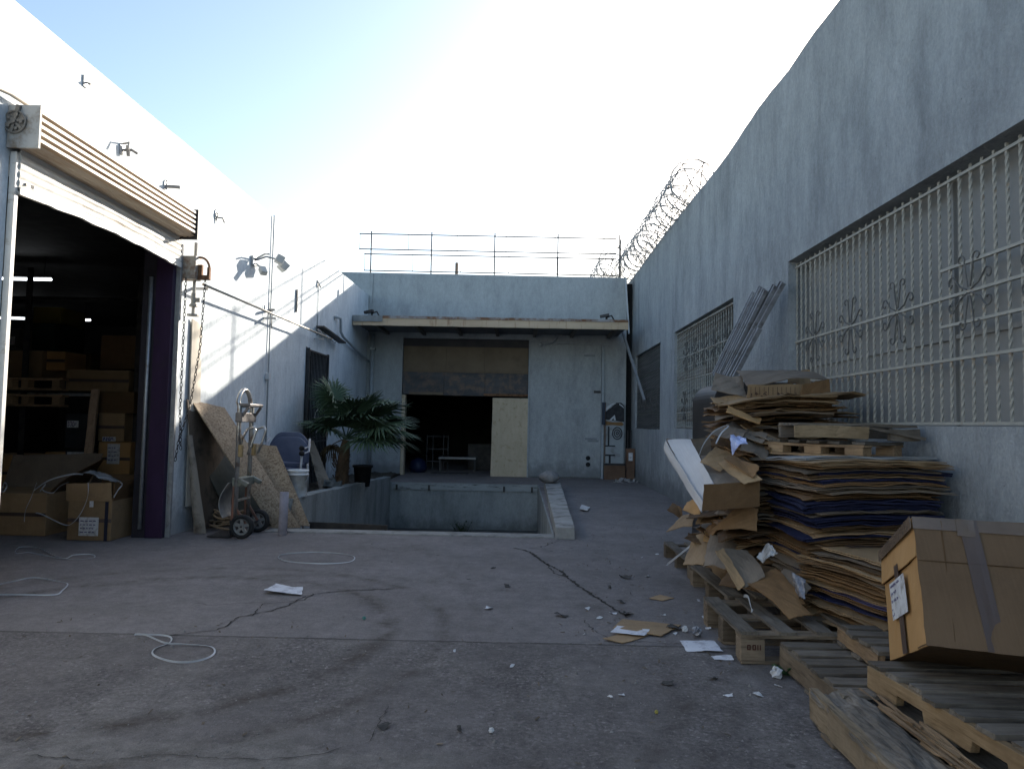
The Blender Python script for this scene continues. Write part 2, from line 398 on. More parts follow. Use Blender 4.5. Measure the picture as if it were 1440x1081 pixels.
# ---------------------------------------------------------------- ground, pit
def clipq(mb, x0, x1, y0, y1, z=0): mb.add([(x0, y0, z), (x1, y0, z), (x1, y1, z), (x0, y1, z)], [(0, 1, 2, 3)])
PX0, PX1, PY0, PY1 = -2.9, .45, 8.86, 16.15
g = MB()
for (a, b, c, d) in ((-250, PX0, -250, 400), (PX1, 250, -250, 400), (PX0, PX1, -250, PY0), (PX0, PX1, PY1, 400)): clipq(g, a, b, c, d)
struct(g.build('yard_ground', GROUNDM))
g = MB(); clipq(g, PX0, PX1, PY0, PY1, -1.03)
struct(g.build('pit_floor', M('pit_floor_dirt', (.05, .05, .046), (.1, .1, .095), 3, .9, .4, 40, dirt=(.03, .03, .028))))
DOCKM = PITWALL
t = thing('dock_wall', 'grey concrete loading dock wall facing the sunken truck pit', 'dock wall', (-1.2, 16.15, -1.2))
MB().box(PX0, PX1, 16.15, 16.4, -1.25, -.002).build('wall_face', PITWALL, t)
MB().box(PX1-.02, PX1+.3, PY0-.02, 16.39, -1.3, -.006).build('side_face', PITWALL, t)
MB().box(PX0-.1, PX0-.005, PY0-.02, 16.39, -1.3, -.006).build('side_face', PITWALL, t)
MB().box(PX0+.03, PX1-.03, 16.132, 16.15, -.16, -.02).build('bumper_strip', M('worn_edge_strip', (.24, .26, .26), (.34, .36, .36), 3, .7, .3, 30, 0, (.3, 1, 1), (.04, .04, .04), 5, .55, .66, (.5, 1, 3)), t)
for k, x in enumerate((-2.75, -2.02, -.33, .3)):
    b = MB().beam((x, 16.11, -.17), (x, 16.11, -.05), .045, .04); b.build('bolt_plate', DARKSTEEL, t)
t = thing('pit_front_wall', 'concrete front lip of the truck pit beside the yard', 'pit wall', (-1.2, 8.7, -1.2))
MB().box(PX0-.15, PX1+.0, 8.62, PY0, -1.25, .018).build('concrete_lip', M('lip_concrete', (.22, .215, .2), (.3, .29, .275), 5, .85, .4, 50, dirt=(.11, .1, .095), dsc=4), t, bevel=.012)
# planter wall with a sloping top, left side of the pit
def ptop(y): return max(.10, .335 - .0335*(y-9.5)) + .012*noise1(y*2, 3)
pw = MB(); N = 28
vs = []
for i in range(N+1):
    y = 9.1 + (16.15-9.1)*i/N
    for x, z in ((PX0, -1.2), (PX0, ptop(y)), (PX0-.16, ptop(y)+.006), (PX0-.16, -1.2)): vs.append((x, y, z))
fs = [(0, 1, 2, 3), tuple(4*N+k for k in (3, 2, 1, 0))]
for i in range(N):
    for k in range(4): k2 = (k+1) % 4; fs.append((4*i+k, 4*i+4+k, 4*i+4+k2, 4*i+k2))
pw.add(vs, fs)
one(pw, 'planter_wall', PITWALL, 'low grey concrete planter wall along the left side of the pit', 'planter wall')
so_ = MB(); so_.sheet(lambda u, v: (-3.98+u*.94, 9.4+v*8.9, max(.03, .25-.03*(v*7)) + .05*noise1(u*9+v*31, 1)*(1 if .02 < u < .98 else .3)), 12, 60, .25, (0, 0, 1))
o = so_.build('planter_soil', SOIL); struct(o)
# kerb on the right side of the pit
kb = MB(); N = 44; vs = []; R = random.Random(4)
for i in range(N+1):
    f = i/N; y = 8.58+(15.2-8.58)*f; xa = .45+.10*f; xb = .68+.20*f
    j = lambda s: R.uniform(-s, s)
    for x, z in ((xa-.03*f, -1.2 if i else -.02), (xa+j(.004)+.003*noise1(i*.9, 1), .142+j(.003)+.003*noise1(i*.6, 2)), (xb+j(.004)+.004*noise1(i*.8, 4), .148+j(.003)+.003*noise1(i*.7, 5)), (xb+.012+j(.006), -.02)): vs.append((x, y, z))
fs = [(0, 1, 2, 3), tuple(4*N+k for k in (3, 2, 1, 0))]
for i in range(N):
    for k in range(4): k2 = (k+1) % 4; fs.append((4*i+k, 4*i+4+k, 4*i+4+k2, 4*i+k2))
kb.add(vs, fs)
one(kb, 'concrete_kerb', M('kerb_concrete', (.27, .265, .25), (.38, .37, .35), 5, .85, .6, 40, dirt=(.13, .12, .11), dsc=3.5, dlo=.48, dhi=.66, bd=.012), 'worn concrete kerb with chipped end along the right side of the pit', 'kerb', bevel=.012)
rk = MB(); R = random.Random(8)
rk.sheet(lambda u, v: (0, 0, 0), 1, 1, .01, (0, 0, 1)); rk = MB()
vs = []; nu, nv = 14, 9
for i in range(nv+1):
    ph = math.pi*i/nv
    for k in range(nu):
        th = 2*math.pi*k/nu; rr = 1+.13*noise1(th*1.3+ph*2, 2)+R.uniform(-.05, .05)
        vs.append((.63+.21*rr*math.sin(ph)*math.cos(th), 15.0+.3*rr*math.sin(ph)*math.sin(th), .26+.13*rr*math.cos(ph)))
fs = []
for i in range(nv):
    for k in range(nu): k2 = (k+1) % nu; fs.append((i*nu+k, (i+1)*nu+k, (i+1)*nu+k2, i*nu+k2))
rk.add(vs, fs)
one(rk, 'sandbag', M('sandbag_cloth', (.2, .195, .19), (.3, .29, .28), 14, .9, .6, 60, bd=.015), 'lumpy grey sandbag slumped on the far end of the kerb', 'sandbag', smooth=True)

# ---------------------------------------------------------------- left building
LB = thing('warehouse_building', 'white warehouse on the left with a roll-up loading door', 'building', (-4, 6, 0))
w = MB(); wall_panel(w, 'x', -4., -.35, -12, 18.35, 0, 4.6, [(5.37, 8.1, 0, 3.36), (13.2, 14.45, .0, 2.66)], [-12+i*1.5 for i in range(21)], lambda a: 4.575+.004*(a-5)+.006*noise1(a, 5))
o = w.build('wall', WHITEWALL, LB)
w = MB(); w.box(-16, -4.36, -12, 26, 4.3, 4.42); w.build('roof', ROOFM, LB)
w = MB()
w.box(-15.2, -15, -12, 24, 0, 4.3); w.box(-15, -4.36, 23, 23.2, 0, 4.3); w.box(-15, -4.36, -12.2, -12, 0, 4.3); w.box(-4.36, -4.351, 8.35, 23, 0.0, 4.3)
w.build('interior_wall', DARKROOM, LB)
MB().box(-4.20, -4.003, 8.03, 8.16, 0, 3.36).build('door_post', PURPLE, LB, bevel=.006)
MB().box(-4.36, -4.202, 8.05, 8.3, 0, 3.4).build('door_post', M('dark_post_paint', (.02, .02, .026), (.035, .03, .04), 6, .5), LB, bevel=.006)
MB().box(-4.35, -4.0, 13.2, 14.45, 0, .06).build('doorstep', PITWALL, LB)
MB().box(-4.34, -4.3, 13.2, 14.45, .06, 2.66).build('door', M('dark_door_paint', (.02, .025, .035), (.035, .04, .05), 4, .6), LB)
MB().box(-4.03, -3.995, 13.12, 13.2, .06, 2.72).build('door_frame', DARKIRON, LB)

# roll-up shutter
RS = thing('roller_shutter', 'half-raised white roller shutter with ribbed hood over the warehouse door', 'roller shutter', (-3.95, 6.7, 3.0))
hood = MB(); prof = [(-3.985, 3.435), (-3.985, 3.735), (-3.80, 3.735)]
for k in range(5):
    z1 = 3.725-.056*k; prof += [(-3.765, z1), (-3.752, z1-.010), (-3.752, z1-.034), (-3.788, z1-.047)]
prof += [(-3.765, 3.44)]
for k in range(3):
    x1 = -3.79-.058*k; prof += [(x1, 3.432), (x1-.02, 3.425), (x1-.04, 3.425), (x1-.05, 3.442)]
hood.prism(prof, lambda a, b: (a, 5.345, b), (0, 2.66, 0)); hood.build('hood', SHUTBROWN, RS)
e = MB(); e.prism([(-3.995, 3.41), (-3.745, 3.41), (-3.745, 3.745), (-3.995, 3.745)], lambda a, b: (a, 5.325, b), (0, .02, 0)); e.build('end_plate', M('dirty_white_plate', (.40, .39, .37), (.5, .49, .46), 4, .6, .2, 50, 0, (1, 1, 1), (.2, .15, .1), 5, .52, .68), RS)
e = MB(); e.prism([(-3.995, 3.40), (-3.735, 3.40), (-3.735, 3.745), (-3.995, 3.745)], lambda a, b: (a, 8.005, b), (0, .03, 0)); e.build('end_plate', DARKSTEEL, RS)
# curtain with sagging slats
cur = MB()
def cbot(y): f = (y-5.4)/2.6; return 3.092+.045*math.sin(math.pi*min(1, max(0, f)))+.008*f + .006*noise1(y*6, 2)
def cfn(u, v):
    y = 5.41+u*2.64; z = 3.46+(cbot(y)-3.46)*v
    return (-3.945+.012*abs(math.sin(v*math.pi*5.5))+.004*noise1(y*4, 1), y, z)
cur.sheet(cfn, 40, 44, .012, (1, 0, 0)); cur.build('curtain', SHUT, RS)
bb = MB(); bb.sheet(lambda u, v: (-3.925, 5.41+u*2.64, cbot(5.41+u*2.64)+.035-v*.06+.005*noise1(u*20, 4)), 30, 1, .03, (1, 0, 0)); bb.build('bottom_bar', SHUT, RS)
for y in (5.395, 8.115):
    MB().beam((-3.972, y, 0.0), (-3.972, y, 3.4), .045, .05, (1, 0, 0)).build('guide_rail', SHUT if y < 6 else GALV, RS, bevel=.005)
MB().tube([(-4.25, 8.02, 0.1), (-4.25, 8.02, 2.96)], .022, 8).build('guide_tube', GALV, RS, True)
c = Wy(20, 171, 5.31); wh = MB()
wh.tube([(c.x+.085*math.cos(a), 5.312, c.z+.085*math.sin(a)) for a in [2*math.pi*k/20 for k in range(20)]], .008, 6, True)
wh.lathe([(0, 0), (.02, 0), (.02, .03), (0, .03)], (c.x, 5.32, c.z), (0, -1, 0), 12)
wh.lathe([(.0, 0), (.075, 0), (.075, .004), (0, .004)], (c.x, 5.322, c.z), (0, -1, 0), 18)
for k in range(6):
    a = k*math.pi/3+.3; wh.beam((c.x, 5.31, c.z), (c.x+.08*math.cos(a), 5.31, c.z+.08*math.sin(a)), .02, .01, (0, 1, 0))
for k in range(5):
    a = k*1.257; wh.lathe([(0, 0), (.014, 0), (.014, .016), (0, .016)], (c.x+.055*math.cos(a), 5.318, c.z+.055*math.sin(a)), (0, -1, 0), 8)
wh.beam((c.x+.02, 5.31, c.z+.08), (c.x+.03, 5.31, c.z+.13), .03, .02, (0, 1, 0)); wh.build('chain_wheel', M('pulley_iron', (.2, .18, .16), (.3, .27, .23), 12, .6, .3, 60, .4), RS)
cp = Wx(34, 262, -3.97); b = MB(); b.beam((cp.x, cp.y-.05, cp.z), (cp.x+.02, cp.y+.06, cp.z+.01), .05, .025); b.tube([(cp.x, cp.y-.04, cp.z), (cp.x+.05, cp.y-.04, cp.z)], .012); b.build('latch', DARKSTEEL, RS)
# pipe above the hood
p = MB(); p.tube([(-3.93, -3.0, 3.62), (-3.93, 4.0, 3.62), (-3.93, 5.25, 3.80), (-3.93, 8.1, 3.80), (-3.93, 8.3, 3.79)], .02, 8)
t = thing('conduit_pipe', 'long tan conduit pipe running along the top of the shutter hood', 'pipe', (-3.93, 5.3, 3.8)); p.build('pipe', PIPEM, t, True)
for y in (6.35, 7.55): MB().beam((-3.995, y, 3.77), (-3.9, y, 3.77), .05, .08).build('clamp', GALV, t)
# chain hoist
HO = thing('chain_hoist', 'rusty chain hoist box with half wheel beside the shutter end', 'chain hoist', (-3.85, 8.25, 2.9))
hb = MB(); hb.box(-3.99, -3.80, 8.13, 8.3, 2.97, 3.24); hb.build('gear_box', M('hoist_paint', (.36, .33, .28), (.46, .43, .38), 8, .6, .3, 60, .1, dirt=(.2, .1, .05), dsc=6, dlo=.45, dhi=.6), HO, bevel=.01)
hw = MB(); cx, cz = -3.79, 3.10
pts = [(cx+.115*math.cos(a), 8.22, cz+.14*math.sin(a)) for a in [math.pi*.95-k*math.pi*1.05/14 for k in range(15)]]
hw.tube(pts, .014, 7); hw.beam((cx-.11, 8.22, cz-.1), (cx+.12, 8.22, cz-.1), .06, .05); hw.beam((cx, 8.22, cz-.1), (cx, 8.22, cz+.05), .07, .04, (0, 1, 0)); hw.beam((cx+.11, 8.22, cz-.12), (cx+.11, 8.22, cz+.02), .03, .04, (0, 1, 0))
hw.build('wheel', RUST, HO)
rd = MB(); rd.tube([(-3.86, 8.25, 3.42), (-3.86, 8.25, 2.55)], .02, 8); rd.lathe([(0, 0), (.05, .0), (.05, .02), (.03, .04), (.03, .16), (0, .17)], (-3.86, 8.25, 2.66), (0, 0, 1), 10); rd.lathe([(0, 0), (.07, .0), (.07, .02), (0, .025)], (-3.86, 8.25, 2.55), (0, 0, 1), 10)
rd.beam((-3.86, 8.25, 2.74), (-3.78, 8.25, 2.74), .03, .05); rd.build('rod', PIPEM, HO)
def chain(mb, pts, link=.045):
    P = [Vector(p) for p in pts]; L = [0]
    for a, b in zip(P, P[1:]): L.append(L[-1]+(b-a).length)
    n = int(L[-1]/link)
    for k in range(n):
        s = k*link; i = max(j for j in range(len(P)-1) if L[j] <= s+1e-9); d = (P[i+1]-P[i]).normalized(); c = P[i]+d*(s-L[i])
        sx = d.cross(Vector((0, 1, 0) if k % 2 else (1, 0, 0)))
        if sx.length < .1: sx = d.orthogonal()
        sx.normalize()
        ring = [c+d*(link*.62*math.cos(a))+sx*(.013*math.sin(a)) for a in [2*math.pi*q/8 for q in range(8)]]
        mb.tube(ring, .0045, 4, True)
ch = MB(); chain(ch, [(-3.9, 8.12, 2.95), (-3.9, 8.12, 1.4), (-3.86, 8.1, .95)]); ch.build('chain', DARKSTEEL, HO)
ch = MB(); chain(ch, [(-3.72, 8.22, 2.98), (-3.735, 8.2, 2.2), (-3.80, 8.15, 1.5), (-3.90, 8.12, 1.1), (-3.93, 8.1, .8)]); ch.build('chain', DARKSTEEL, HO)
# floodlights
FL = thing('floodlight_cluster', 'cluster of floodlights on a bracket high on the white wall', 'floodlight', (-3.98, 10.4, 3.6))
MB().box(-4.0, -3.96, 10.3, 10.44, 3.62, 3.76).build('back_plate', GALV, FL, bevel=.006)
a = MB(); a.tube([(-3.96, 10.37, 3.72), (-3.80, 10.3, 3.78), (-3.72, 10.25, 3.77)], .014); a.tube([(-3.96, 10.37, 3.7), (-3.85, 10.5, 3.79), (-3.74, 10.6, 3.78)], .014); a.tube([(-3.96, 10.37, 3.66), (-3.85, 10.3, 3.58)], .014); a.build('bracket', GALV, FL)
LH = M('lamp_head_grey', (.38, .39, .38), (.46, .47, .46), 10, .5, .1)
for p, q, s in (((-3.72, 10.55, 3.79), (-3.62, 10.60, 3.74), .15), ((-3.74, 10.8, 3.76), (-3.66, 10.86, 3.68), .16), ((-3.82, 10.27, 3.57), (-3.76, 10.2, 3.47), .10)):
    h = MB(); h.beam(p, q, s, s*.8); h.build('lamp_head', LH, FL, bevel=.012)
# small wall fittings
def fitting(px, py, label, parts):
    c = Wx(px, py, -4.0); t = thing('wall_bracket', label, 'bracket', (c.x, c.y, c.z))
    m = MB(); parts(m, c); m.build('bracket_arm', M('bracket_paint', (.2, .19, .18), (.3, .28, .26), 14, .6, .2), t)
    MB().box(-4.0, -3.985, c.y-.03, c.y+.03, c.z-.05, c.z+.05).build('back_plate', GALV, t)
fitting(170, 210, 'small twisted cable bracket above the shutter hood', lambda m, c: (m.tube([c+Vector((0, 0, .05)), c+Vector((.09, -.02, .06)), c+Vector((.10, -.05, -.02))], .01), m.tube([c+Vector((.0, .02, 0)), c+Vector((.07, .07, .02)), c+Vector((.09, .13, .01))], .014), m.tube([c+Vector((.05, .03, .05)), c+Vector((.05, .05, -.05))], .018)))
fitting(232, 262, 'short pointed bracket above the right end of the hood', lambda m, c: (m.beam(c, c+Vector((.14, .06, .01)), .03, .03), m.tube([c+Vector((.01, 0, .07)), c+Vector((.02, 0, -.04))], .01)))
fitting(303, 302, 'small hooked bracket between the hood and the floodlights', lambda m, c: (m.tube([c+Vector((0, 0, .07)), c+Vector((.03, 0, 0)), c+Vector((.01, 0, -.08))], .009), m.tube([c+Vector((.02, .03, -.03)), c+Vector((.06, .08, -.02)), c+Vector((.07, .12, -.07))], .01)))
fitting(446, 400, 'small bracket beside the thin cable on the sunlit wall', lambda m, c: (m.tube([c+Vector((0, -.03, .08)), c+Vector((.04, 0, 0)), c+Vector((.05, .08, -.04))], .012),))
fitting(119, 115, 'tiny bolt stub high on the white wall above the shutter', lambda m, c: (m.tube([c, c+Vector((.05, .01, -.02))], .01),))
fitting(373, 434, 'triangular bracket arm beside the vertical conduit', lambda m, c: (m.beam(c+Vector((0, .25, .02)), c+Vector((.16, -.1, -.03)), .05, .03), m.tube([c+Vector((.02, .25, .04)), c+Vector((.02, .25, -.28))], .008), m.tube([c+Vector((.06, 0, .1)), c+Vector((.06, 0, -.1))], .006)))
fitting(416, 423, 'narrow upright metal strip on the sunlit wall', lambda m, c: (m.beam(c+Vector((.02, 0, .2)), c+Vector((.02, 0, -.2)), .03, .03, (0, 1, 0)),))
t = thing('vertical_conduit', 'thin vertical conduit from the parapet down the white wall', 'conduit', (-3.97, 11.13, 2.1))
MB().tube([(-3.975, 11.13, 4.6), (-3.975, 11.13, 1.0)], .012, 6).build('pipe', GREYPIPE, t, True)
MB().box(-4.0, -3.94, 11.06, 11.16, 1.98, 2.08).build('junction_box', M('white_plastic_box', (.6, .6, .6), None, 5, .5, 0), t, bevel=.006)
t = thing('vertical_conduit', 'thin cable running down the sunlit wall near the back corner', 'conduit', (-3.98, 13.8, 3.0))
MB().tube([(-3.985, 13.75, 4.05), (-3.985, 13.75, 3.0)], .008, 6).build('pipe', GREYPIPE, t, True)
t = thing('horizontal_pipe', 'long horizontal pipe held off the white wall by brackets', 'pipe', (-3.82, 11, 2.95))
MB().tube([(-3.80, 8.35, 2.945), (-3.80, 14.15, 2.985)], .017, 8).build('pipe', PIPEM, t, True)
for y in (8.5, 10.9, 13.6): MB().beam((-4., y, 2.92), (-3.8, y, 2.92), .03, .03).build('bracket', GALV, t)
MB().beam((-3.98, 14.1, 3.06), (-3.75, 14.25, 2.93), .07, .02).build('end_bracket', GALV, t)
t = thing('bent_conduit', 'bent grey conduit stepping down the left wall under the awning', 'conduit', (-3.93, 16.3, 3.2))
MB().tube([(-3.98, 15.0, 3.56), (-3.92, 15.25, 3.56), (-3.92, 15.3, 3.28), (-3.92, 15.5, 3.2), (-3.92, 17.5, 2.95), (-3.92, 18.2, 2.9)], .03, 8).build('pipe', GREYPIPE, t, True)
t = thing('wall_shelf_bracket', 'flat dark shelf bracket on the left wall above the gate', 'bracket', (-3.9, 14.6, 3.15))
MB().beam((-3.9, 13.65, 3.17), (-3.85, 15.2, 3.03), .16, .03).build('arm', DARKSTEEL, t)
MB().beam((-3.98, 14.0, 3.15), (-3.82, 14.0, 2.95), .03, .03).build('strut', GALV, t)
t = thing('downspout_pipe', 'grey downspout in the corner left of the dock doorway', 'pipe', (-3.83, 18.25, 0))
MB().tube([(-3.84, 18.25, 3.6), (-3.84, 18.25, .05)], .05, 10).build('pipe', GREYPIPE, t, True)
for z in (.8, 2.0, 3.2): MB().box(-3.91, -3.77, 18.19, 18.345, z, z+.04).build('clamp', GALV, t)
# security gate over the left doorway
SG = thing('security_gate', 'dark barred security gate on the left wall behind the palm', 'gate', (-3.97, 13.8, 0))
m = MB()
for z in (.12, .95, 1.75, 2.66): m.beam((-3.96, 13.14, z), (-3.96, 14.5, z), .03, .035)
for y in (13.15, 14.49): m.beam((-3.96, y, .08), (-3.96, y, 2.70), .05, .04, (0, 1, 0))
m.build('frame', DARKIRON, SG)
for k in range(13):
    y = 13.24+k*.097; MB().beam((-3.96, y, .1), (-3.96, y, 2.66), .018, .018, (0, 1, 0)).build('bar', DARKIRON, SG)
m = MB(); m.tube([Vector((-3.92, 13.65+.12*math.sin(k*.9), 1.72-.06*k+.03*math.sin(k*2.2))) for k in range(14)], .006, 5); m.build('chain', GALV, SG)

# ---------------------------------------------------------------- back building
BB = thing('dock_building', 'blue-grey dock building at the far end with a dark doorway under an awning', 'building', (-1, 18.35, 0))
w = MB(); wall_panel(w, 'y', 18.35, .3, -8, 2.72, 0, 5.2, [(-3.07, .2, 0, 3.54)], [-8+k for k in range(1, 10)], lambda a: 5.215-.004*a)
w.build('wall', BACKWALL, BB)
MB().box(-8.3, 2.7, 18.66, 30, 5.0, 5.12).build('roof', ROOFM, BB)
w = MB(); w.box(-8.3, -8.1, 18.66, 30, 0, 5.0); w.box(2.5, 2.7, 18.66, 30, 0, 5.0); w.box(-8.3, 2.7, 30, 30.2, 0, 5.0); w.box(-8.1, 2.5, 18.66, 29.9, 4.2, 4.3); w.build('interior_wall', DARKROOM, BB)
MB().box(-3.96, -3.90, 18.32, 18.348, 3.9, 5.2).build('corner_trim', BACKWALL, BB)
w = MB(); w.box(-3.07, .2, 18.45, 18.5, 3.34, 3.54); w.build('door_header', M('dark_header', (.05, .05, .055), (.08, .075, .075), 3), BB)
for x0, x1 in ((-3.06, -1.95), (-1.945, -.95), (-.945, .19)):
    f = MB().box(x0, x1, 18.44, 18.48, 2.66, 3.335).build('upper_panel', TAN, BB)
    MB().box(x0+.05, x1-.05, 18.425, 18.44, 2.70, 2.74).build('trim', TAN, f); MB().box(x0+.05, x0+.09, 18.425, 18.44, 2.745, 3.28).build('trim', TAN, f)
for x0, x1, z in ((-3.06, -1.99, 2.08), (-1.985, -.93, 2.06), (-.925, .19, 2.06)): MB().box(x0, x1, 18.41, 18.45, z, 2.655).build('lower_panel', SLATE, BB, bevel=.004)
MB().box(-2.88, -2.0, 18.385, 18.409, 2.07, 2.14).build('door_rail', TAN, BB); MB().box(-.95, .2, 18.385, 18.409, 2.07, 2.13).build('door_rail', RUST, BB)
MB().box(-3.07, -2.98, 18.40, 18.64, 0, 2.06).build('door_jamb', OSBPALE, BB); MB().box(.2, .235, 18.325, 18.349, 0, 3.5).build('door_jamb', GREYPIPE, BB)
# large flush sliding door
sd = MB(); sd.box(.25, 2.08, 18.315, 18.347, .03, 3.42); f = sd.build('sliding_door', BACKWALL, BB, bevel=.004)
for px, py, ww in ((829, 500, .28), (831, 617, .3), (834, 620, .28)):
    c = Wy(px, py, 18.3); MB().box(c.x-ww/2, c.x+ww/2, 18.305, 18.314, c.z-.025, c.z+.025).build('handle_plate', M('plate_grey', (.2, .22, .23), (.26, .28, .29), 6, .6, .1), f)
for px, py in ((827, 644), (827, 653)):
    c = Wy(px, py, 18.3); MB().lathe([(0, 0), (.06, 0), (.05, .012), (0, .012)], (c.x, 18.314, c.z), (0, -1, 0), 14).build('lock', BLACKM, f)
c = Wy(840, 551, 18.3); MB().box(c.x-.09, c.x+.09, 18.295, 18.314, c.z-.03, c.z+.03).build('hinge', DARKSTEEL, f)
MB().box(2.09, 2.15, 18.30, 18.348, 0, 3.42).build('door_frame', GREYPIPE, BB)
MB().box(.24, 2.3, 18.30, 18.348, 3.45, 3.5).build('door_track', GREYPIPE, BB)
m = MB(); m.tube([Wy(783, 466, 18.3), Wy(783, 474, 18.3), Wy(777, 481, 18.3), Wy(768, 484, 18.3), Wy(760, 485, 18.3)], .03, 8); m.lathe([(0, 0), (.06, .0), (.06, .1), (0, .1)], Wy(760, 485, 18.34), (0, -1, 0), 10); m.build('conduit_loop', GREYPIPE, BB, True)
for px, py in ((751, 610), (753, 645)):
    pass
AW = thing('awning', 'flat rust-stained awning above the dock doorway', 'awning', (-.7, 17.4, 3.6))
a = MB(); a.box(-3.97, 2.5, 16.66, 18.34, 3.68, 3.80); a.build('deck', M('awning_soffit', (.12, .125, .13), (.17, .175, .18), 4, .8, .2), AW)
a = MB(); a.sheet(lambda u, v: (-3.985+u*6.49, 16.622, 3.79-v*.175+.004*noise1(u*30, 2)), 30, 1, .035, (0, -1, 0)); a.build('fascia', FASCIA, AW)
a = MB(); a.sheet(lambda u, v: (-3.985+u*6.49, 16.605+.006*noise1(u*40, 6), 3.845-v*.058+.007*noise1(u*55, 3)), 60, 1, .05, (0, -1, 0)); a.build('flashing', FASCIAT, AW)
MB().box(-3.985, -3.28, 16.588, 16.6, 3.70, 3.845).build('fascia_patch', BACKWALL, AW)
for k in range(7): MB().box(-3.5+k*.95, -3.42+k*.95, 16.68, 18.3, 3.6, 3.679).build('joist', M('joist_wood', (.1, .09, .08), (.14, .13, .11), 5), AW)
for px, py, lb in ((523, 436, 'small lamp fitting on top of the awning at its left end'), (853, 444, 'small tangled lamp fitting on top of the awning at its right end')):
    c = Wy(px, py, 17.0); t = thing('lamp_fitting', lb, 'lamp fitting', (c.x, 17.0, 3.81))
    m = MB(); m.tube([(c.x, 17.0, 3.8), (c.x, 17.0, 3.96)], .025); m.beam((c.x-.16, 16.95, 3.96), (c.x+.05, 16.9, 4.0), .1, .06); m.tube([(c.x, 17, 3.95), (c.x+.12, 17, 4.0), (c.x+.2, 17, 3.85)], .02); m.build('lamp_body', DARKSTEEL, t)
# roof railing
RR = thing('roof_railing', 'thin metal railing of two ladder-like rows along the dock roof', 'railing', (-.9, 18.55, 5.2))
RM = M('railing_steel', (.08, .08, .083), (.13, .127, .12), 12, .6, .2, 60, .3)
def rail(n, p, q, r): MB().tube([p, q], r, 6).build(n, RM, RR, True)
for z in (6.31, 5.90, 5.77, 5.33):
    xa = -4.34 if z > 5.85 else -4.2; rail('rail', (xa, 18.55, z), (2.45, 18.55, z-.03), .016)
for k, px in enumerate((521, 606, 695, 784, 871)):
    x = Wy(px, 385, 18.55).x; rail('post', (x, 18.55, 5.02), (x, 18.55, 6.38), .02)
for k in range(6):
    x = -4.32+k*1.29; rail('upright', (x, 18.55, 5.90), (x, 18.55, 6.31), .008)
    x = -4.18+k*1.27; rail('upright', (x, 18.55, 5.33), (x, 18.55, 5.77), .008)
c = Wy(642, 386, 19.2); one(MB().tube([(c.x, 19.2, 5.0), (c.x, 19.2, 5.72)], .045, 10), 'vent_pipe', M('rusty_vent', (.2, .12, .08), (.3, .22, .16), 8), 'short rusty vent pipe standing on the dock roof behind the railing', 'vent pipe', smooth=True)

# ---------------------------------------------------------------- right building
RBT = [(-12, 5.35), (6.4, 5.349), (7.0, 5.36), (7.7, 5.325), (8.2, 5.335), (8.76, 5.348), (9.5, 5.29), (10.4, 5.25), (12, 5.28), (14.06, 5.308), (16, 5.285), (18.5, 5.261), (40, 5.26)]
def rtop(y):
    for (a, za), (b, zb) in zip(RBT, RBT[1:]):
        if a <= y <= b: return za+(zb-za)*(y-a)/(b-a) + .008*noise1(y*3.1, 2)+.004*noise1(y*11, 5)
    return 5.3
WIN = [(3.0, 7.72, 1.40, 3.185), (9.72, 13.45, 1.33, 3.15), (14.8, 18.0, 1.30, 3.12)]
RB = thing('stucco_building', 'tall grey stucco building with barred windows along the right', 'building', (3.0, 9, 0))
w = MB(); wall_panel(w, 'x', 2.9, .32, -12, 30, 0, 5.3, WIN, [i*.25 for i in range(-20, 84)], rtop)
for i, f in enumerate(w.f): w.f[i] = tuple(reversed(f))
w.build('wall', GREYBLUE, RB)
MB().box(3.23, 20, -12, 30, 4.9, 5.02).build('roof', ROOFM, RB)
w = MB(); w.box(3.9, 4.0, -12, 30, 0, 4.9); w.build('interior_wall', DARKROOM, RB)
for k, (y0, y1, z0, z1) in enumerate(WIN):
    if k == 0:
        f = MB().box(3.10, 3.13, y0, y1, z0, z1).build('window', PANEL, RB)
        for y in (3.9, 5.05, 6.35): MB().box(3.075, 3.099, y, y+.05, z0, z1).build('mullion', PANEL, f)
        MB().box(3.08, 3.099, y0, y1, z0+.62, z0+.65).build('transom', PANEL, f)
    else:
        f = MB().box(3.12, 3.14, y0, y1, z0, z1).build('window', DARKGLASS, RB)
        n = 5
        for q in range(1, n): yy = y0+(y1-y0)*q/n; MB().box(3.09, 3.119, yy-.02, yy+.02, z0, z1).build('mullion', PALEIRON, f)
        for zz in (z0+.55, z0+1.15): MB().box(3.095, 3.119, y0, y1, zz-.015, zz+.015).build('transom', PALEIRON, f)
        if k == 1:
            for q in range(n):
                a = y0+(y1-y0)*q/n; MB().box(3.105, 3.119, a+.03, a+(y1-y0)/n-.03, z0+(.0 if q % 2 else .57), z0+(1.1 if q % 2 else 1.75)).build('pane', PANEL if q % 2 else DARKGLASS, f)
SCROLL = M('scroll_iron_paint', (.075, .075, .072), (.13, .125, .115), 20, .6, .2, 90)
def twisted_bar(z0, z1, s=.0085, pitch=.12):
    m = MB(); n = int((z1-z0)/.012); vs = []
    for i in range(n+1):
        z = (z1-z0)*i/n; a = 2*math.pi*z/pitch/2
        for k in range(4): an = a+k*math.pi/2; vs.append((s*1.41*math.cos(an), s*1.41*math.sin(an), z))
    fs = [(3, 2, 1, 0), tuple(4*n+k for k in range(4))]
    for i in range(n):
        for k in range(4): k2 = (k+1) % 4; fs.append((4*i+k, 4*i+k2, 4*i+4+k2, 4*i+4+k))
    m.add(vs, fs); return m
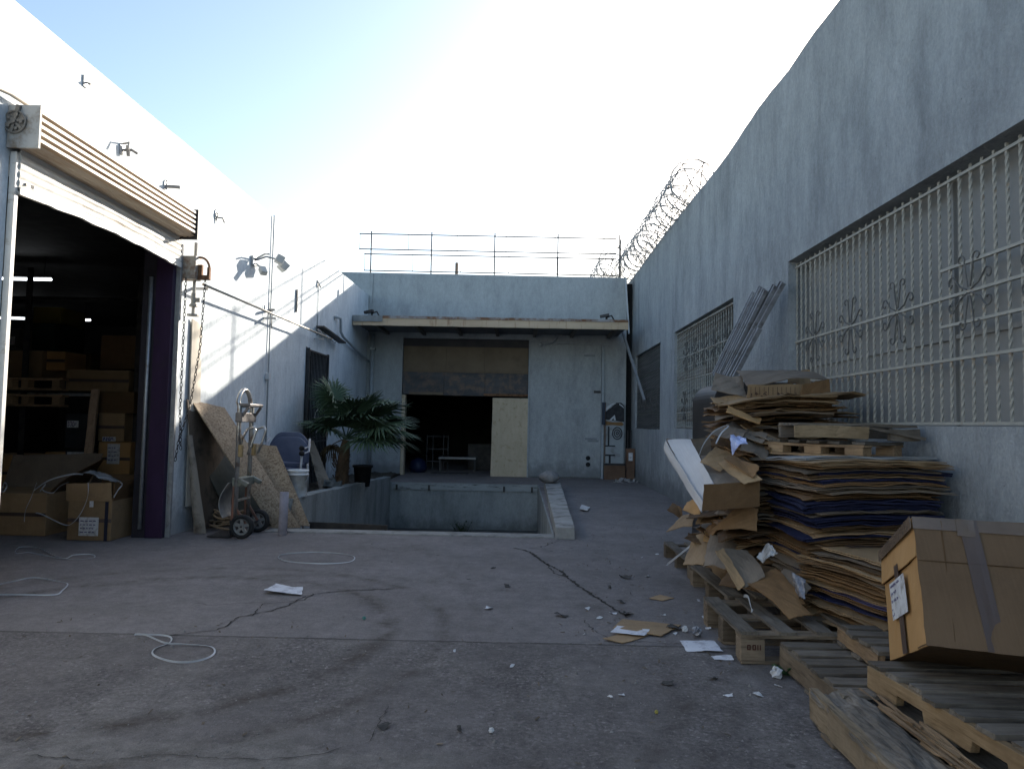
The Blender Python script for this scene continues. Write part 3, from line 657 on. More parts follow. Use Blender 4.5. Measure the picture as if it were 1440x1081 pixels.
def spiral(c, start, turn, r0=.05, n=16):
    """a curl in the (y, z) plane ending at c"""
    return [(c[0], c[1]+r0*(1-.8*k/n)*math.cos(start+turn*k/n), c[2]+r0*(1-.8*k/n)*math.sin(start+turn*k/n)) for k in range(n+1)]
def scroll_motif(x, yc, zc, s=1.):
    m = MB()
    for sy in (-1, 1):
        for sz in (-1, 1):
            c = (x, yc+sy*.085*s, zc+sz*.215*s)
            pts = [(x, yc+sy*.01, zc+sz*.03), (x, yc+sy*.03*s, zc+sz*.12*s), (x, yc+sy*.045*s, zc+sz*.2*s)]
            cur = [(c[0], c[1]+sy*(-.045*s*(1-.75*k/14))*math.cos(4.6*k/14), c[2]+sz*.045*s*(1-.75*k/14)*math.sin(4.6*k/14)) for k in range(15)]
            m.tube(pts+cur, .0055, 5)
            c = (x, yc+sy*.19*s, zc+sz*.08*s)
            pts = [(x, yc+sy*.02, zc+sz*.01), (x, yc+sy*.10*s, zc+sz*.045*s), (x, yc+sy*.17*s, zc+sz*.12*s)]
            cur = [(c[0], c[1]+sy*.045*s*(1-.75*k/14)*math.cos(1.9-4.6*k/14), c[2]+sz*.045*s*(1-.75*k/14)*math.sin(1.9-4.6*k/14)) for k in range(15)]
            m.tube(pts+cur, .0055, 5)
    return m
def grille(label, y0, y1, z0, z1, x, sp, mat, motifs, rails, rot=None, smot=1.):
    t = thing('window_grille', label, 'window grille', (x, (y0+y1)/2, z0), 'barred grilles on the right wall')
    n = int(round((y1-y0)/sp)); proto = twisted_bar(z0, z1); first = None
    for k in range(n+1):
        y = y0+(y1-y0)*k/n
        if first is None:
            first = proto.build('bar', mat, None); o = first
        else:
            o = first.copy(); COL.objects.link(o)
        o.parent = t; o.location = (0, y-(y0+y1)/2, 0); o.rotation_euler = (0, 0, k*.37)
    for (z, a, b) in rails: MB().box(x-.014, x+.014, a, b, z-.010, z+.010).build('rail', mat, t)
    for (yc, zc) in motifs: scroll_motif(x-.015, yc, zc, smot).build('scroll', SCROLL, t)
    return t
y0, y1, z0, z1 = WIN[0]
grille('cream twisted-bar window grille with scrolls nearest the camera on the right', y0+.04, y1-.03, z0+.012, z1-.03, 2.985, .118, CREAM,
       [(7.2, 2.30), (6.42, 2.30), (5.62, 2.30), (4.72, 2.30), (4.0, 2.30), (3.3, 2.3)],
       [(z0+.02, y0, y1), (1.86, y0, y1), (2.30, y0, y1), (z1-.07, y0, y1), (2.50, y0, 5.05), (2.10, y0, 5.05)])
y0, y1, z0, z1 = WIN[1]
grille('weathered dark scrolled grille on the middle window behind the leaning steel channels', y0+.03, y1-.03, z0+.012, z1-.02, 2.96, .128, PALEIRON,
       [(10.2+.62*k, 2.62) for k in range(5)]+[(10.4+.8*k, 1.75) for k in range(4)], [(z0+.03, y0, y1), (1.62, y0, y1), (2.2, y0, y1), (2.62, y0, y1), (z1-.05, y0, y1)])
y0, y1, z0, z1 = WIN[2]
grille('dark grille over the farthest window beside the back building', y0+.03, y1-.03, z0+.012, z1-.02, 2.96, .118, M('sooty_iron', (.05, .052, .052), (.14, .14, .135), 25, .5, .2, 90, .1),
       [(15.3+.7*k, 1.9) for k in range(4)], [(z0+.03, y0, y1), (1.7, y0, y1), (2.2, y0, y1), (2.6, y0, y1), (z1-.05, y0, y1)])
# razor wire
def coil(mb, p, q, r, turns, seg=14, ir=.0088, rng=None):
    p, q = Vector(p), Vector(q); d = (q-p).normalized(); x = d.cross(Vector((0, 0, 1))).normalized(); y = x.cross(d); R = rng or random.Random(3); pts = []
    n = turns*seg
    for i in range(n+1):
        a = 2*math.pi*i/seg; rr = r*(1+.10*math.sin(i*.11)+.05*math.sin(i*.37)); c = p.lerp(q, i/n)
        pts.append(c+x*(rr*math.cos(a))+y*(rr*math.sin(a))+d*(.06*math.sin(i*.23)))
    mb.tube(pts, ir, 3)
    for i in range(0, n, 3):
        b = pts[i]; w = Vector((R.uniform(-1, 1), R.uniform(-1, 1), R.uniform(-1, 1))).normalized()*.035
        mb.beam(b-w, b+w, .012, .005)
WIREM = M('razor_wire_steel', (.25, .25, .25), (.34, .335, .33), 10, .5, 0, metal=.3)
RZ = thing('razor_wire', 'razor wire coil along the top of the right stucco wall', 'razor wire', (3.0, 15, 5.3), 'razor wire coils')
m = MB(); coil(m, (2.94, 12.1, 5.63), (2.9, 19.4, 5.62), .36, 60); m.build('wire_coil', WIREM, RZ)
m = MB()
for dx, z in ((-.26, 5.86), (.1, 5.88), (-.12, 5.34)): m.tube([(2.96+dx, 11.9, z-.02), (2.96+dx, 19.3, z)], .010, 5)
for y in (12.0, 13.2, 14.4, 15.9, 17.4, 18.9): m.tube([(2.70, y, 5.86), (3.06, y, 5.90), (2.98, y, 5.25)], .011, 5); m.tube([(2.70, y, 5.86), (2.95, y, 5.3)], .009, 5)
m.build('wire_frame', RM, RZ)
RZ = thing('razor_wire', 'razor wire coil on the right edge of the dock roof', 'razor wire', (2.5, 20, 5.2), 'razor wire coils')
m = MB(); coil(m, (2.42, 18.6, 5.72), (2.3, 24, 5.6), .36, 36); m.build('wire_coil', WIREM, RZ)
m = MB()
for y in (18.7, 20.5, 22.5): m.tube([(2.6, y, 5.1), (2.6, y, 6.3)], .014, 5); m.tube([(2.6, y, 6.25), (2.2, y, 5.3)], .011, 5)
m.tube([(2.6, 18.7, 5.8), (2.6, 23.5, 5.8)], .01, 5); m.build('wire_frame', RM, RZ)
# ---------------------------------------------------------------- pallets
WG = m_wood('weathered_pallet_wood', 'x', (.165, .14, .112), (.215, .185, .15), (.07, .058, .047))
WGY = m_wood('weathered_pallet_wood_cross', 'y', (.17, .13, .09), (.22, .17, .12), (.08, .06, .042))
WL = m_wood('raw_pine_wood', 'y', (.33, .225, .125), (.42, .295, .17), (.19, .12, .062), .2)
WB = m_wood('warm_pallet_wood', 'y', (.30, .20, .115), (.38, .26, .15), (.16, .10, .06), .2)
WV = m_wood('leaning_timber', 'z', (.36, .25, .17), (.44, .32, .22), (.22, .15, .1), .1)
def board(p, q, w, t, seed, n=8, rough=.004, up=(0, 0, 1)):
    R = random.Random(seed); m = MB(); p = Vector(p); q = Vector(q); d = (q-p).normalized(); u = Vector(up); s = d.cross(u).normalized(); u = s.cross(d)
    vs = []; bow = R.uniform(-.006, .006); tw = R.uniform(-.02, .02)
    e0, e1 = R.uniform(-.012, .012), R.uniform(-.012, .012)
    cross = ((-1, -1), (0, -1), (1, -1), (1, 1), (.3, 1), (-.4, 1), (-1, 1)); K = len(cross)
    for i in range(n+1):
        f = i/n; c = p.lerp(q, f)+u*(bow*math.sin(math.pi*f)) + d*(e0 if i == 0 else e1 if i == n else 0)
        for a, b in cross:
            o = c + s*(a*w/2+R.uniform(-rough, rough)) + u*(b*t/2 + a*tw*w/2 + R.uniform(-rough, rough)*.5)
            if i in (0, n): o = o + d*R.uniform(-rough*1.6, rough*1.6)
            vs.append(o)
    fs = [tuple(reversed(range(K))), tuple(n*K+k for k in range(K))]
    for i in range(n):
        for k in range(K): k2 = (k+1) % K; fs.append((i*K+k, i*K+k2, (i+1)*K+k2, (i+1)*K+k))
    m.add(vs, fs); return m
PAL_SEED = [100]
def pallet(label, loc, rz, L, Wd, h=.14, nb=7, style='stringer', tilt=(0, 0), bw=.092, wood=None, wood2=None, skip=(), nst=3, notch=True, group='wooden pallets along the right wall', bt=.019):
    """deck boards along local x, stringers along local y, origin at the near left bottom corner"""
    wood = wood or WG; wood2 = wood2 or WGY
    t = thing('wooden_pallet', label, 'pallet', (0, 0, 0), group)
    PAL_SEED[0] += 50; sd = PAL_SEED[0]; R = random.Random(sd)
    for k in range(nb):
        if k in skip: continue
        y = bw/2+(Wd-bw)*k/(nb-1)+R.uniform(-.006, .006)
        board((R.uniform(-.012, .012), y, h-bt/2), (L+R.uniform(-.012, .012), y+R.uniform(-.006, .006), h-bt/2), bw*R.uniform(.92, 1.04), bt, sd+k).build('deck_board', wood, t)
    xs = [.02+(L-.04)*k/(nst-1) for k in range(nst)]
    if style == 'stringer':
        z0, z1 = bt, h-bt-.001
        for k, x in enumerate(xs):
            m = MB()
            if notch:
                a, b = Wd*.2, Wd*.38; c, d = Wd*.62, Wd*.8; n = .045
                poly = [(0, z0), (a, z0), (a+.015, z0+n), (b-.015, z0+n), (b, z0), (c, z0), (c+.015, z0+n), (d-.015, z0+n), (d, z0), (Wd, z0), (Wd, z1), (Wd*.7, z1), (Wd*.3, z1), (0, z1)]
                poly = [(y+R.uniform(-.003, .003), z+R.uniform(-.002, .002)) for y, z in poly]
                m.prism(poly, lambda y, z: (x-.019, y, z), (.038, 0, 0))
            else:
                m = board((x, 0, (z0+z1)/2), (x, Wd, (z0+z1)/2), .04, z1-z0, sd+20+k)
            m.build('stringer', wood2, t, bevel=.003)
        for k, y in enumerate((bw/2, Wd/2, Wd-bw/2)): board((0, y, bt/2), (L, y, bt/2), bw, bt*.95, sd+30+k).build('bottom_board', wood, t)
    else:
        z0 = bt; z1 = h-2*bt-.001
        for k, x in enumerate(xs):
            for q, y in enumerate((.07, Wd/2, Wd-.07)):
                xx = min(max(x, .05), L-.05)
                MB().box(xx-.05, xx+.05, y-.07, y+.07, z0+.001, z1-.001).build('block', wood2, t, bevel=.004)
            board((min(max(x, .05), L-.05), 0, h-1.5*bt-.001), (min(max(x, .05), L-.05), Wd, h-1.5*bt-.001), .1, bt*.95, sd+20+k).build('stringer_board', wood2, t)
            board((min(max(x, .05), L-.05), 0, bt/2), (min(max(x, .05), L-.05), Wd, bt/2), .1, bt*.95, sd+33+k).build('bottom_board', wood2, t)
    t.location = loc; t.rotation_euler = (rad(tilt[0]), rad(tilt[1]), rad(rz))
    return t
G = 'wooden pallets along the right wall'
# boards running away from the camera: rotate 90 so that local x points to +y, local y points to -x
pallet('farthest grey pallet on the ground beneath the scattered cardboard', (2.72, 6.45, .002), 90, 1.15, 1.18, .15, 6, 'block', (0, 0))
pallet('grey pallet with long boards half buried under torn cardboard', (2.62, 5.15, .002), 90, 1.12, 1.12, .165, 6, 'block', bw=.125)
t = pallet('grey block pallet with open gaps between its boards and red marks on its end block', (2.50, 4.2, .002), 90, .84, 1.2, .185, 6, 'block', bw=.105)
# stencilled mark on the near end block
m = MB()
for k, (a, b) in enumerate(((0, 0), (.022, 0), (.042, 0))):
    x = 1.335+a*1.4; m.box(x, x+.006, 4.194, 4.1955, .085, .115); m.box(x+.014, x+.02, 4.194, 4.1955, .085, .115)
    if k < 2: m.box(x+.006, x+.014, 4.194, 4.1955, .085, .091); m.box(x+.006, x+.014, 4.194, 4.1955, .109, .115)
ob = m.build('stencil_mark', M('red_stencil', (.09, .03, .022), (.07, .03, .022), 20), None)
ob.parent = t; ob.matrix_parent_inverse = (Matrix.Translation((2.50, 4.2, .002)) @ Matrix.Rotation(rad(90), 4, 'Z')).inverted()
pallet('grey pallet with cross boards in front of the red-marked block pallet', (1.52, 3.34, .002), 1.5, 1.15, .80, .15, 6, 'stringer', bw=.1, notch=False)
pallet('small warm-edged pallet lying on the cross-boarded pallet under the big carton', (1.80, 3.62, .155), -3, 1.0, .50, .11, 4, 'stringer', bw=.095, wood2=WB, notch=False)
pallet('pale raw pine pallet tilted on top of the rotten foreground pallet', (1.715, 2.30, .165), 3, 1.15, 1.14, .14, 8, 'stringer', (-1.5, 1), bw=.098, wood2=WL)
# rotten foreground pallet: long side runners and wide weathered planks
FPA = thing('wooden_pallet', 'rotten foreground pallet with one wide splintered plank at the bottom right', 'pallet', (1.4, 2.6, 0), G)
WROT = m_wood('rotten_plank_wood', 'y', (.18, .155, .128), (.255, .225, .19), (.065, .053, .043), .1)
m = board((1.40, 3.42, .085), (1.34, 1.7, .085), .045, .135, 901, 26, .006); m.build('stringer', m_wood('split_runner_wood', 'y', (.235, .18, .12), (.30, .235, .16), (.10, .075, .05), .1), FPA)
def rot_plank(u, v):
    y = 3.40-u*1.75; x = 1.375-.055*u+v*.235+.012*noise1(u*14+v*3, 4)*(1 if v in (0, 1) else .3)
    z = .158+.006*noise1(u*30+v*9, 7)+.012*noise1(v*5+u*4, 2)-.012*(abs(v-.5)*2)**4
    hole = math.exp(-((u-.42)/.05)**2-((v-.7)/.18)**2)*.03+math.exp(-((u-.05)/.06)**2-((v-.4)/.3)**2)*.03
    return (x, y, z-hole)
m = MB(); m.sheet(rot_plank, 60, 14, .018, (0, 0, 1)); m.build('plank', WROT, FPA)
R = random.Random(12); m = MB()
for k in range(30):
    y0 = 3.42-R.uniform(0, 1.2); x0 = 1.62+R.uniform(-.03, .06)-.02*(3.4-y0); l = R.uniform(.2, .7)
    m.beam((x0, y0, .16+R.uniform(0, .02)), (x0+R.uniform(-.03, .02), y0-l, .165+R.uniform(0, .02)), R.uniform(.006, .016), R.uniform(.004, .01), n=4, jit=.004, rng=R)
m.build('splinters', WB, FPA)
board((1.78, 3.35, .10), (1.74, 1.75, .10), .2, .02, 905, 16).build('plank', WROT, FPA)
board((2.3, 3.35, .07), (2.26, 1.75, .07), .045, .12, 906, 12).build('stringer', WGY, FPA)
for y in (3.2, 2.5, 1.9): MB().box(1.36, 1.44, y-.07, y+.05, .003, .02).build('block', WGY, FPA)
board((1.38, 2.75, .012), (2.35, 2.75, .012), .1, .018, 907).build('bottom_board', WG, FPA)
# broken pallet pieces on top of the tall stack
t = pallet('dark broken half pallet with three openings on top of the tall flattened-carton stack', (2.36, 4.93, 1.165), 31, .46, .80, .115, 5, 'block', bw=.1, nst=2, wood2=WB)
t = thing('wooden_pallet', 'narrow broken pallet with a snapped runner topmost on the cardboard stack', 'pallet', (2.4, 5.2, 1.29), G)
board((1.99, 5.18, 1.345), (2.47, 5.08, 1.34), .045, .085, 921, 8).build('stringer', m_wood('snapped_runner_wood', 'x', (.30, .22, .13), (.36, .27, .17), (.17, .12, .07)), t)
board((2.62, 5.10, 1.335), (2.84, 5.10, 1.335), .045, .085, 922, 5).build('stringer', WG, t)
board((2.44, 5.12, 1.385), (2.84, 5.04, 1.31), .05, .02, 923, 5).build('deck_board', WG, t)
for k, y in enumerate((5.2, 5.35, 5.52)): board((2.0, y, 1.398), (2.83, y-.03, 1.392), .1, .018, 930+k, 6).build('deck_board', WG, t)
board((2.0, 5.55, 1.34), (2.83, 5.5, 1.34), .045, .085, 925, 6).build('stringer', WG, t)

# ---------------------------------------------------------------- cardboard
CARD = [m_card('kraft_cardboard', (.185, .102, .045), (.25, .148, .07)), m_card('tan_cardboard', (.28, .183, .098), (.36, .245, .135)),
        m_card('brown_cardboard', (.105, .059, .027), (.155, .092, .044)), m_card('grey_brown_cardboard', (.18, .14, .104), (.245, .195, .146))]
CBLUE = m_card('blue_printed_cardboard', (.012, .015, .047), (.022, .026, .07), .3, .3)
CVIO = m_card('violet_printed_cardboard', (.07, .06, .12), (.10, .085, .16), .2, .3)
CWHITE = m_card('white_faced_cardboard', (.48, .46, .45), (.56, .54, .53), .05, .12)
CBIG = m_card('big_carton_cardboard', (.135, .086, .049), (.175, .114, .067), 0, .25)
CORANGE = m_card('carton_end_cardboard', (.43, .245, .098), (.49, .29, .125), 0, .15)
TAPE = M('brown_packing_tape', (.075, .05, .042), (.1, .07, .056), 5, .32, .15, 40, 0, (1, 1, .2), spec=.5)
CLEART = M('clear_packing_tape', (.125, .09, .065), (.165, .12, .088), 6, .25, .2, 30, spec=.6)
def flat_carton(R, cx, cy, w, d, z, rz, warp, mat, name='flattened_carton', label=None, group=None, t=.0045, gap=.003, nx=9, ny=9, two=True, rag=.012):
    m = MB(); c, s = math.cos(rz), math.sin(rz)
    for ply in range(2 if two else 1):
        ox, oy = R.uniform(-.015, .015), R.uniform(-.015, .015); sd = R.uniform(0, 50); am = R.uniform(.0005, .0028)
        dz = ply*(t+gap)
        def fn(u, v):
            lx = (u-.5)*w+ox; ly = (v-.5)*d+oy
            if u in (0, 1): lx += rag*noise1(v*9, sd)
            if v in (0, 1): ly += rag*noise1(u*9, sd+3)
            X = cx+c*lx-s*ly; Y = cy+s*lx+c*ly
            edge = max(abs(u-.5), abs(v-.5))*2
            return (X, Y, z+dz+warp(X, Y)+am*noise1(u*5+v*4, sd)*2+ (am*3*noise1(u*11+v*13, sd+1) if edge > .9 else 0))
        m.sheet(fn, nx, ny, t, (0, 0, 1))
    return one(m, name, mat, label, 'flattened carton', group)
GS = 'flattened cartons in the tall stack'
R = random.Random(21)
# tall stack
z = .20; k = 0
def warpA(h):
    def f(x, y):
        a = max(0., 2.25-x); b = max(0., y-5.1)
        return -(.10+.16*(1.15-h))*a*a*1.6 - .05*b*a + .012*noise1(x*3+y*2+h*2, 1) + .005*noise1(x*9+h*5, 3) - .05*max(0, 5.0-y)**2*(1.0-h)
    return f
top = 1.165
while z < top:
    f = (z-.2)/(top-.2)
    lean = .05*(1-f)
    w = .86+R.uniform(-.05, .04); d = 1.18+R.uniform(-.06, .06)
    blue = (f > .25) and R.random() < .17
    mat = CBLUE if blue else R.choice(CARD+CARD[:2])
    lb = 'blue-printed flattened carton in the tall stack against the right wall' if blue else 'brown flattened carton in the tall stack against the right wall'
    flat_carton(R, 2.385-lean+R.uniform(-.045, .03), 5.30+R.uniform(-.055, .055), w, d, z, R.uniform(-.06, .06), warpA(z), mat, t=.010 if blue else R.uniform(.003, .006), label=lb, group=GS if not blue else 'blue-printed cartons in the tall stack')
    z += R.uniform(.0135, .022)*(1.4 if R.random() < .15 else 1); k += 1
flat_carton(R, 2.33, 5.45, .95, 1.1, 1.172, .12, lambda x, y: -.14*max(0, 2.2-x)**1.5-.03*(y-5), M('grey_sheet', (.26, .26, .26), (.33, .33, .33), 3, .7, .2, 40), label='grey flattened sheet lying on top of the tall stack under the broken pallets', t=.006)
# lower stack in front of it
z = .205; GM = 'flattened cartons in the low front stack'
def warpB(h):
    return lambda x, y: -.11*max(0., 2.25-x)*(.62-h)*3 - .05*max(0, 2.12-x) + .010*noise1(x*4+y*3+h*3, 2) - .12*max(0, 4.35-y)*(h-.1)
while z < .585:
    f = (z-.2)/.38; q = R.random()
    mat = CVIO if (f < .5 and q < .28) else (CBLUE if (f < .4 and q > .86) else R.choice(CARD))
    if mat in (CVIO, CBLUE): lb, gg = 'violet-printed flattened carton low in the front stack beside the big carton', 'violet cartons in the front stack'
    else: lb, gg = 'brown flattened carton in the low stack beside the big carton', GM
    flat_carton(R, 2.30+R.uniform(-.02, .02)-.03*f, 4.47+.05*(1-f)+R.uniform(-.025, .025), .62+R.uniform(-.04, .03), .82+R.uniform(-.06, .05), z, .22+R.uniform(-.06, .06), warpB(z), mat, label=lb, group=gg)
    z += R.uniform(.014, .022)
o = flat_carton(R, 2.36, 4.46, .66, .74, .60, .2, lambda x, y: -.02*max(0, 2.2-x)-.03*max(0, 4.3-y), CARD[1], label='clean tan carton lying flat on top of the low front stack', rag=.004)
MBs = MB(); MBs.sheet(lambda u, v: (2.12+u*.56, 4.62+u*.11+v*.07, .6145), 4, 2, .002, (0, 0, 1)); tp = MBs.build('tape_strip', TAPE, o)
# rear stack and heap
z = .17; GR = 'flattened cartons in the rear heap'
while z < 1.45:
    f = (z-.17)/1.28
    flat_carton(R, 2.38+R.uniform(-.07, .05), 6.70+R.uniform(-.1, .1), .90+R.uniform(-.12, .1), 1.15+R.uniform(-.15, .12), z, R.uniform(-.14, .14),
                (lambda h: lambda x, y: -.22*max(0, 2.2-x)**1.4 + .02*noise1(x*4+y*3+h*4, 5)+.008*noise1(x*12+h*9, 2))(z), R.choice(CARD), label='rumpled brown flattened carton in the rear heap', group=GR)
    z += R.uniform(.018, .034)
for k in range(9):
    flat_carton(R, 2.36+R.uniform(-.12, .06), 6.55+R.uniform(-.12, .12), .95, 1.0, 1.47+k*.022, R.uniform(-.35, .35), (lambda h: lambda x, y: -.12*max(0, 2.2-x)+.03*noise1(x*3+y*2+h*8, 4))(k*.3), R.choice(CARD), label='rumpled brown flattened carton in the rear heap', group=GR)
def quad_sheet(c, t=.006, n=(8, 8), wob=.012, seed=1, rag=.006, bend=0., nrm=None):
    """bilinear thick sheet through four corners (a b c d in order round the sheet)"""
    a, b, cc, d = [Vector(p) for p in c]; R = random.Random(seed); sd = R.uniform(0, 60); L = (b-a).length; H = (d-a).length
    N = (b-a).cross(d-a).normalized()
    def fn(u, v):
        p = a.lerp(b, u).lerp(d.lerp(cc, u), v)
        e = Vector((0, 0, 0))
        if v in (0, 1): e = (d-a).normalized()*rag*noise1(u*8, sd)
        if u in (0, 1): e = e+(b-a).normalized()*rag*noise1(v*8, sd+2)
        return p+e+N*(wob*math.sin(u*2.1+v*1.6+sd)+wob*.25*noise1(u*3-v*2.5, sd+5)+wob*.5*abs(math.sin((u*1.1+v*.7)*math.pi+sd))+bend*math.sin(math.pi*u))
    m = MB(); m.sheet(fn, n[0], n[1], t, nrm); return m
def Q(pts): return [Wy(*p) for p in pts]
def card(label, pts, mat, cat='cardboard piece', name='cardboard_sheet', group=None, **kw):
    return one(quad_sheet(Q(pts), **kw), name, mat, label, cat, group)
# top of the heap: crushed cartons
TC = thing('crushed_carton', 'crushed tan carton with rows of dark print on top of the rear heap', 'carton', tuple(Wy(1105, 572, 6.2)))
quad_sheet(Q([(1048, 572, 6.15), (1168, 570, 6.2), (1166, 540, 6.2), (1052, 541, 6.15)]), .008, (10, 6), .012, 3, bend=.02).build('front_panel', CARD[1], TC)
quad_sheet(Q([(1052, 541, 6.15), (1166, 540, 6.2), (1128, 522, 6.75), (1035, 530, 6.75)]), .008, (10, 8), .04, 5).build('top_panel', CARD[3], TC)
quad_sheet(Q([(1120, 572, 6.1), (1169, 572, 6.12), (1167, 533, 6.12), (1128, 541, 6.1)]), .008, (6, 6), .012, 7).build('side_flap', CARD[0], TC)
m = MB(); R2 = random.Random(5)
for row in range(2):
    for k in range(11):
        px = 1056+k*6.2; py = 553-row*7
        if row == 1:
            a = Wy(px, py-2, 6.115); b = Wy(px, py+9, 6.115); m.beam(a, b, .004, .002, (0, 1, 0)); continue
        for q in range(4):
            xx = px+R2.uniform(-1.8, 1.8); yy = py+R2.uniform(-2, 6)
            a = Wy(xx, yy, 6.115); b = Wy(xx+R2.choice((0, 2.4)), yy+R2.choice((3, 0.4)), 6.115); m.beam(a, b, .008, .002, (0, 1, 0))
m.build('print', M('brown_print', (.06, .035, .025), (.09, .055, .04), 20), TC)
card('folded grey-brown carton end at the left of the heap top', [(1000, 552, 6.3), (1050, 556, 6.25), (1044, 528, 6.6), (1006, 524, 6.6)], CARD[3], seed=11, wob=.025)
card('pale curled cardboard edge below the crushed carton', [(1004, 566, 6.15), (1050, 571, 6.15), (1048, 558, 6.3), (1000, 556, 6.3)], CARD[1], seed=12, wob=.02)
card('small upright tan carton flap behind the crushed carton', [(1108, 538, 6.9), (1140, 541, 6.9), (1139, 520, 6.95), (1106, 522, 6.95)], CARD[1], seed=13)
card('long dark flattened carton jutting right below the crushed carton', [(1030, 590, 5.9), (1178, 582, 6.0), (1176, 570, 6.6), (1040, 576, 6.6)], CARD[2], seed=14, wob=.02)
card('orange-brown cardboard strip folded out of the rear heap', [(1020, 584, 5.85), (1068, 596, 5.8), (1072, 586, 5.95), (1024, 572, 6.0)], CORANGE, seed=15, wob=.02)
# open white-lined carton
OC = thing('open_carton', 'open flat carton with a white inside jutting out left of the stacks', 'carton', tuple(Wy(1000, 690, 5.4)))
quad_sheet(Q([(989, 716, 5.15), (1004, 682, 5.2), (972, 618, 6.2), (937, 617, 6.3)]), .008, (6, 14), .008, 21, .004).build('white_panel', CWHITE, OC)
quad_sheet(Q([(987, 718, 5.13), (1068, 712, 5.15), (1069, 677, 5.15), (990, 681, 5.13)]), .008, (8, 5), .006, 22, .003).build('brown_panel', CARD[2], OC)
quad_sheet(Q([(936, 617, 6.3), (1000, 616, 6.4), (1002, 640, 6.35), (937, 640, 6.3)]), .008, (6, 5), .02, 23).build('end_flap', CARD[3], OC)
quad_sheet(Q([(985, 720, 5.16), (990, 708, 5.15), (936, 620, 6.28), (934, 634, 6.28)]), .008, (3, 12), .006, 24).build('side_flap', CWHITE, OC)
quad_sheet(Q([(1004, 682, 5.2), (1066, 676, 5.25), (1050, 640, 6.0), (985, 640, 6.0)]), .008, (8, 8), .02, 25).build('inner_panel', CARD[3], OC)
card('tan square cardboard flap resting on the open carton', [(984, 652, 5.6), (1013, 664, 5.5), (1042, 640, 5.7), (1006, 630, 5.8)], CARD[1], seed=31, wob=.015)
card('long tan cardboard strip sloping right above the brown carton panel', [(1010, 650, 5.35), (1046, 682, 5.1), (1072, 676, 5.1), (1032, 640, 5.4)], CARD[1], seed=32, wob=.012)
card('cream torn cardboard strip between the open carton and tall stack', [(1018, 646, 5.3), (1060, 668, 5.1), (1068, 658, 5.15), (1030, 636, 5.4)], CARD[0], seed=33, wob=.02)
card('grey cardboard sheet behind the blue plastic scrap', [(1040, 634, 5.5), (1078, 650, 5.4), (1082, 622, 5.8), (1050, 606, 5.9)], CARD[3], seed=34, wob=.02)
card('brown cardboard sheet behind the cream strip', [(1000, 630, 5.9), (1060, 650, 5.7), (1070, 610, 6.1), (1010, 605, 6.2)], CARD[2], seed=35, wob=.03)
for k in range(14):
    R3 = random.Random(300+k); a = R3.uniform(-.5, .5); x = R3.uniform(1000, 1062); y = 600+R3.uniform(0, 46); w = R3.uniform(24, 46)
    dd = 5.75+R3.uniform(-.15, .2)
    card('torn brown cardboard strip in the jumble above the open carton', [(x, y, dd), (x+w, y+w*(.3+a*.3), dd-.12), (x+w+6, y+w*(.3+a*.3)-8, dd+.1), (x+8, y-9, dd+.2)], R3.choice(CARD), group='torn strips above the open carton', seed=40+k, wob=.02, n=(6, 4))
PLB = M('blue_white_plastic', (.35, .42, .75), (.6, .66, .85), 9, .25, .4, 20, spec=.6)
card('crumpled blue and white plastic scrap on the jumble beside the tall stack', [(1028, 638, 5.35), (1054, 628, 5.3), (1050, 617, 5.4), (1032, 619, 5.4)], PLB, 'plastic scrap', 'plastic_scrap', seed=60, wob=.05, n=(10, 8))
# lower left jumble
for k, (lb, pts, mt) in enumerate([
    ('orange curled cardboard piece at the left foot of the heap', [(960, 716, 6.2), (984, 728, 6.0), (986, 706, 6.1), (966, 704, 6.3)], CORANGE),
    ('tan torn cardboard tongue pointing at the yard', [(936, 746, 6.4), (974, 742, 6.1), (978, 724, 6.3), (956, 730, 6.5)], CARD[1]),
    ('dark folded cardboard corner beside the orange curled piece', [(938, 718, 6.6), (962, 732, 6.5), (958, 714, 6.6), (946, 706, 6.7)], CARD[2]),
    ('large tan cardboard sheet bent over the pallet edge', [(960, 792, 5.6), (990, 796, 5.4), (1003, 752, 5.9), (974, 756, 6.0)], CARD[1]),
    ('grey-brown cardboard sheet beside the bent tan sheet', [(988, 796, 5.4), (1020, 802, 5.2), (1040, 760, 5.7), (1000, 754, 5.8)], CARD[3]),
    ('brown cardboard panel leaning under the open carton', [(1000, 744, 5.3), (1064, 748, 5.2), (1066, 716, 5.3), (1040, 712, 5.4)], CARD[0]),
    ('broad brown carton flap draped on the boards', [(1016, 770, 5.0), (1046, 826, 4.7), (1075, 812, 4.75), (1052, 772, 5.1)], CARD[3]),
    ('narrow tan cardboard edge folded along the broad flap', [(1006, 776, 4.95), (1038, 828, 4.68), (1048, 822, 4.68), (1018, 770, 4.97)], CARD[1]),
    ('long dark brown cardboard piece between flap and front stack', [(1066, 806, 4.85), (1104, 856, 4.5), (1132, 850, 4.55), (1090, 800, 4.9)], CARD[0]),
    ('grey curled cardboard sheet against the front stack', [(1090, 812, 4.8), (1124, 846, 4.6), (1140, 828, 4.65), (1102, 800, 4.9)], CARD[3]),
    ('long tan cardboard sheet lying on the boards of the block pallet', [(1046, 816, 4.75), (1110, 872, 4.4), (1142, 864, 4.45), (1076, 812, 4.8)], CARD[0]),
    ('flat tan cardboard under the folded sheets', [(1010, 820, 5.0), (1070, 836, 4.8), (1090, 800, 5.1), (1030, 795, 5.2)], CARD[2])]):
    card(lb, pts, mt, seed=80+k, wob=.013, bend=.012)
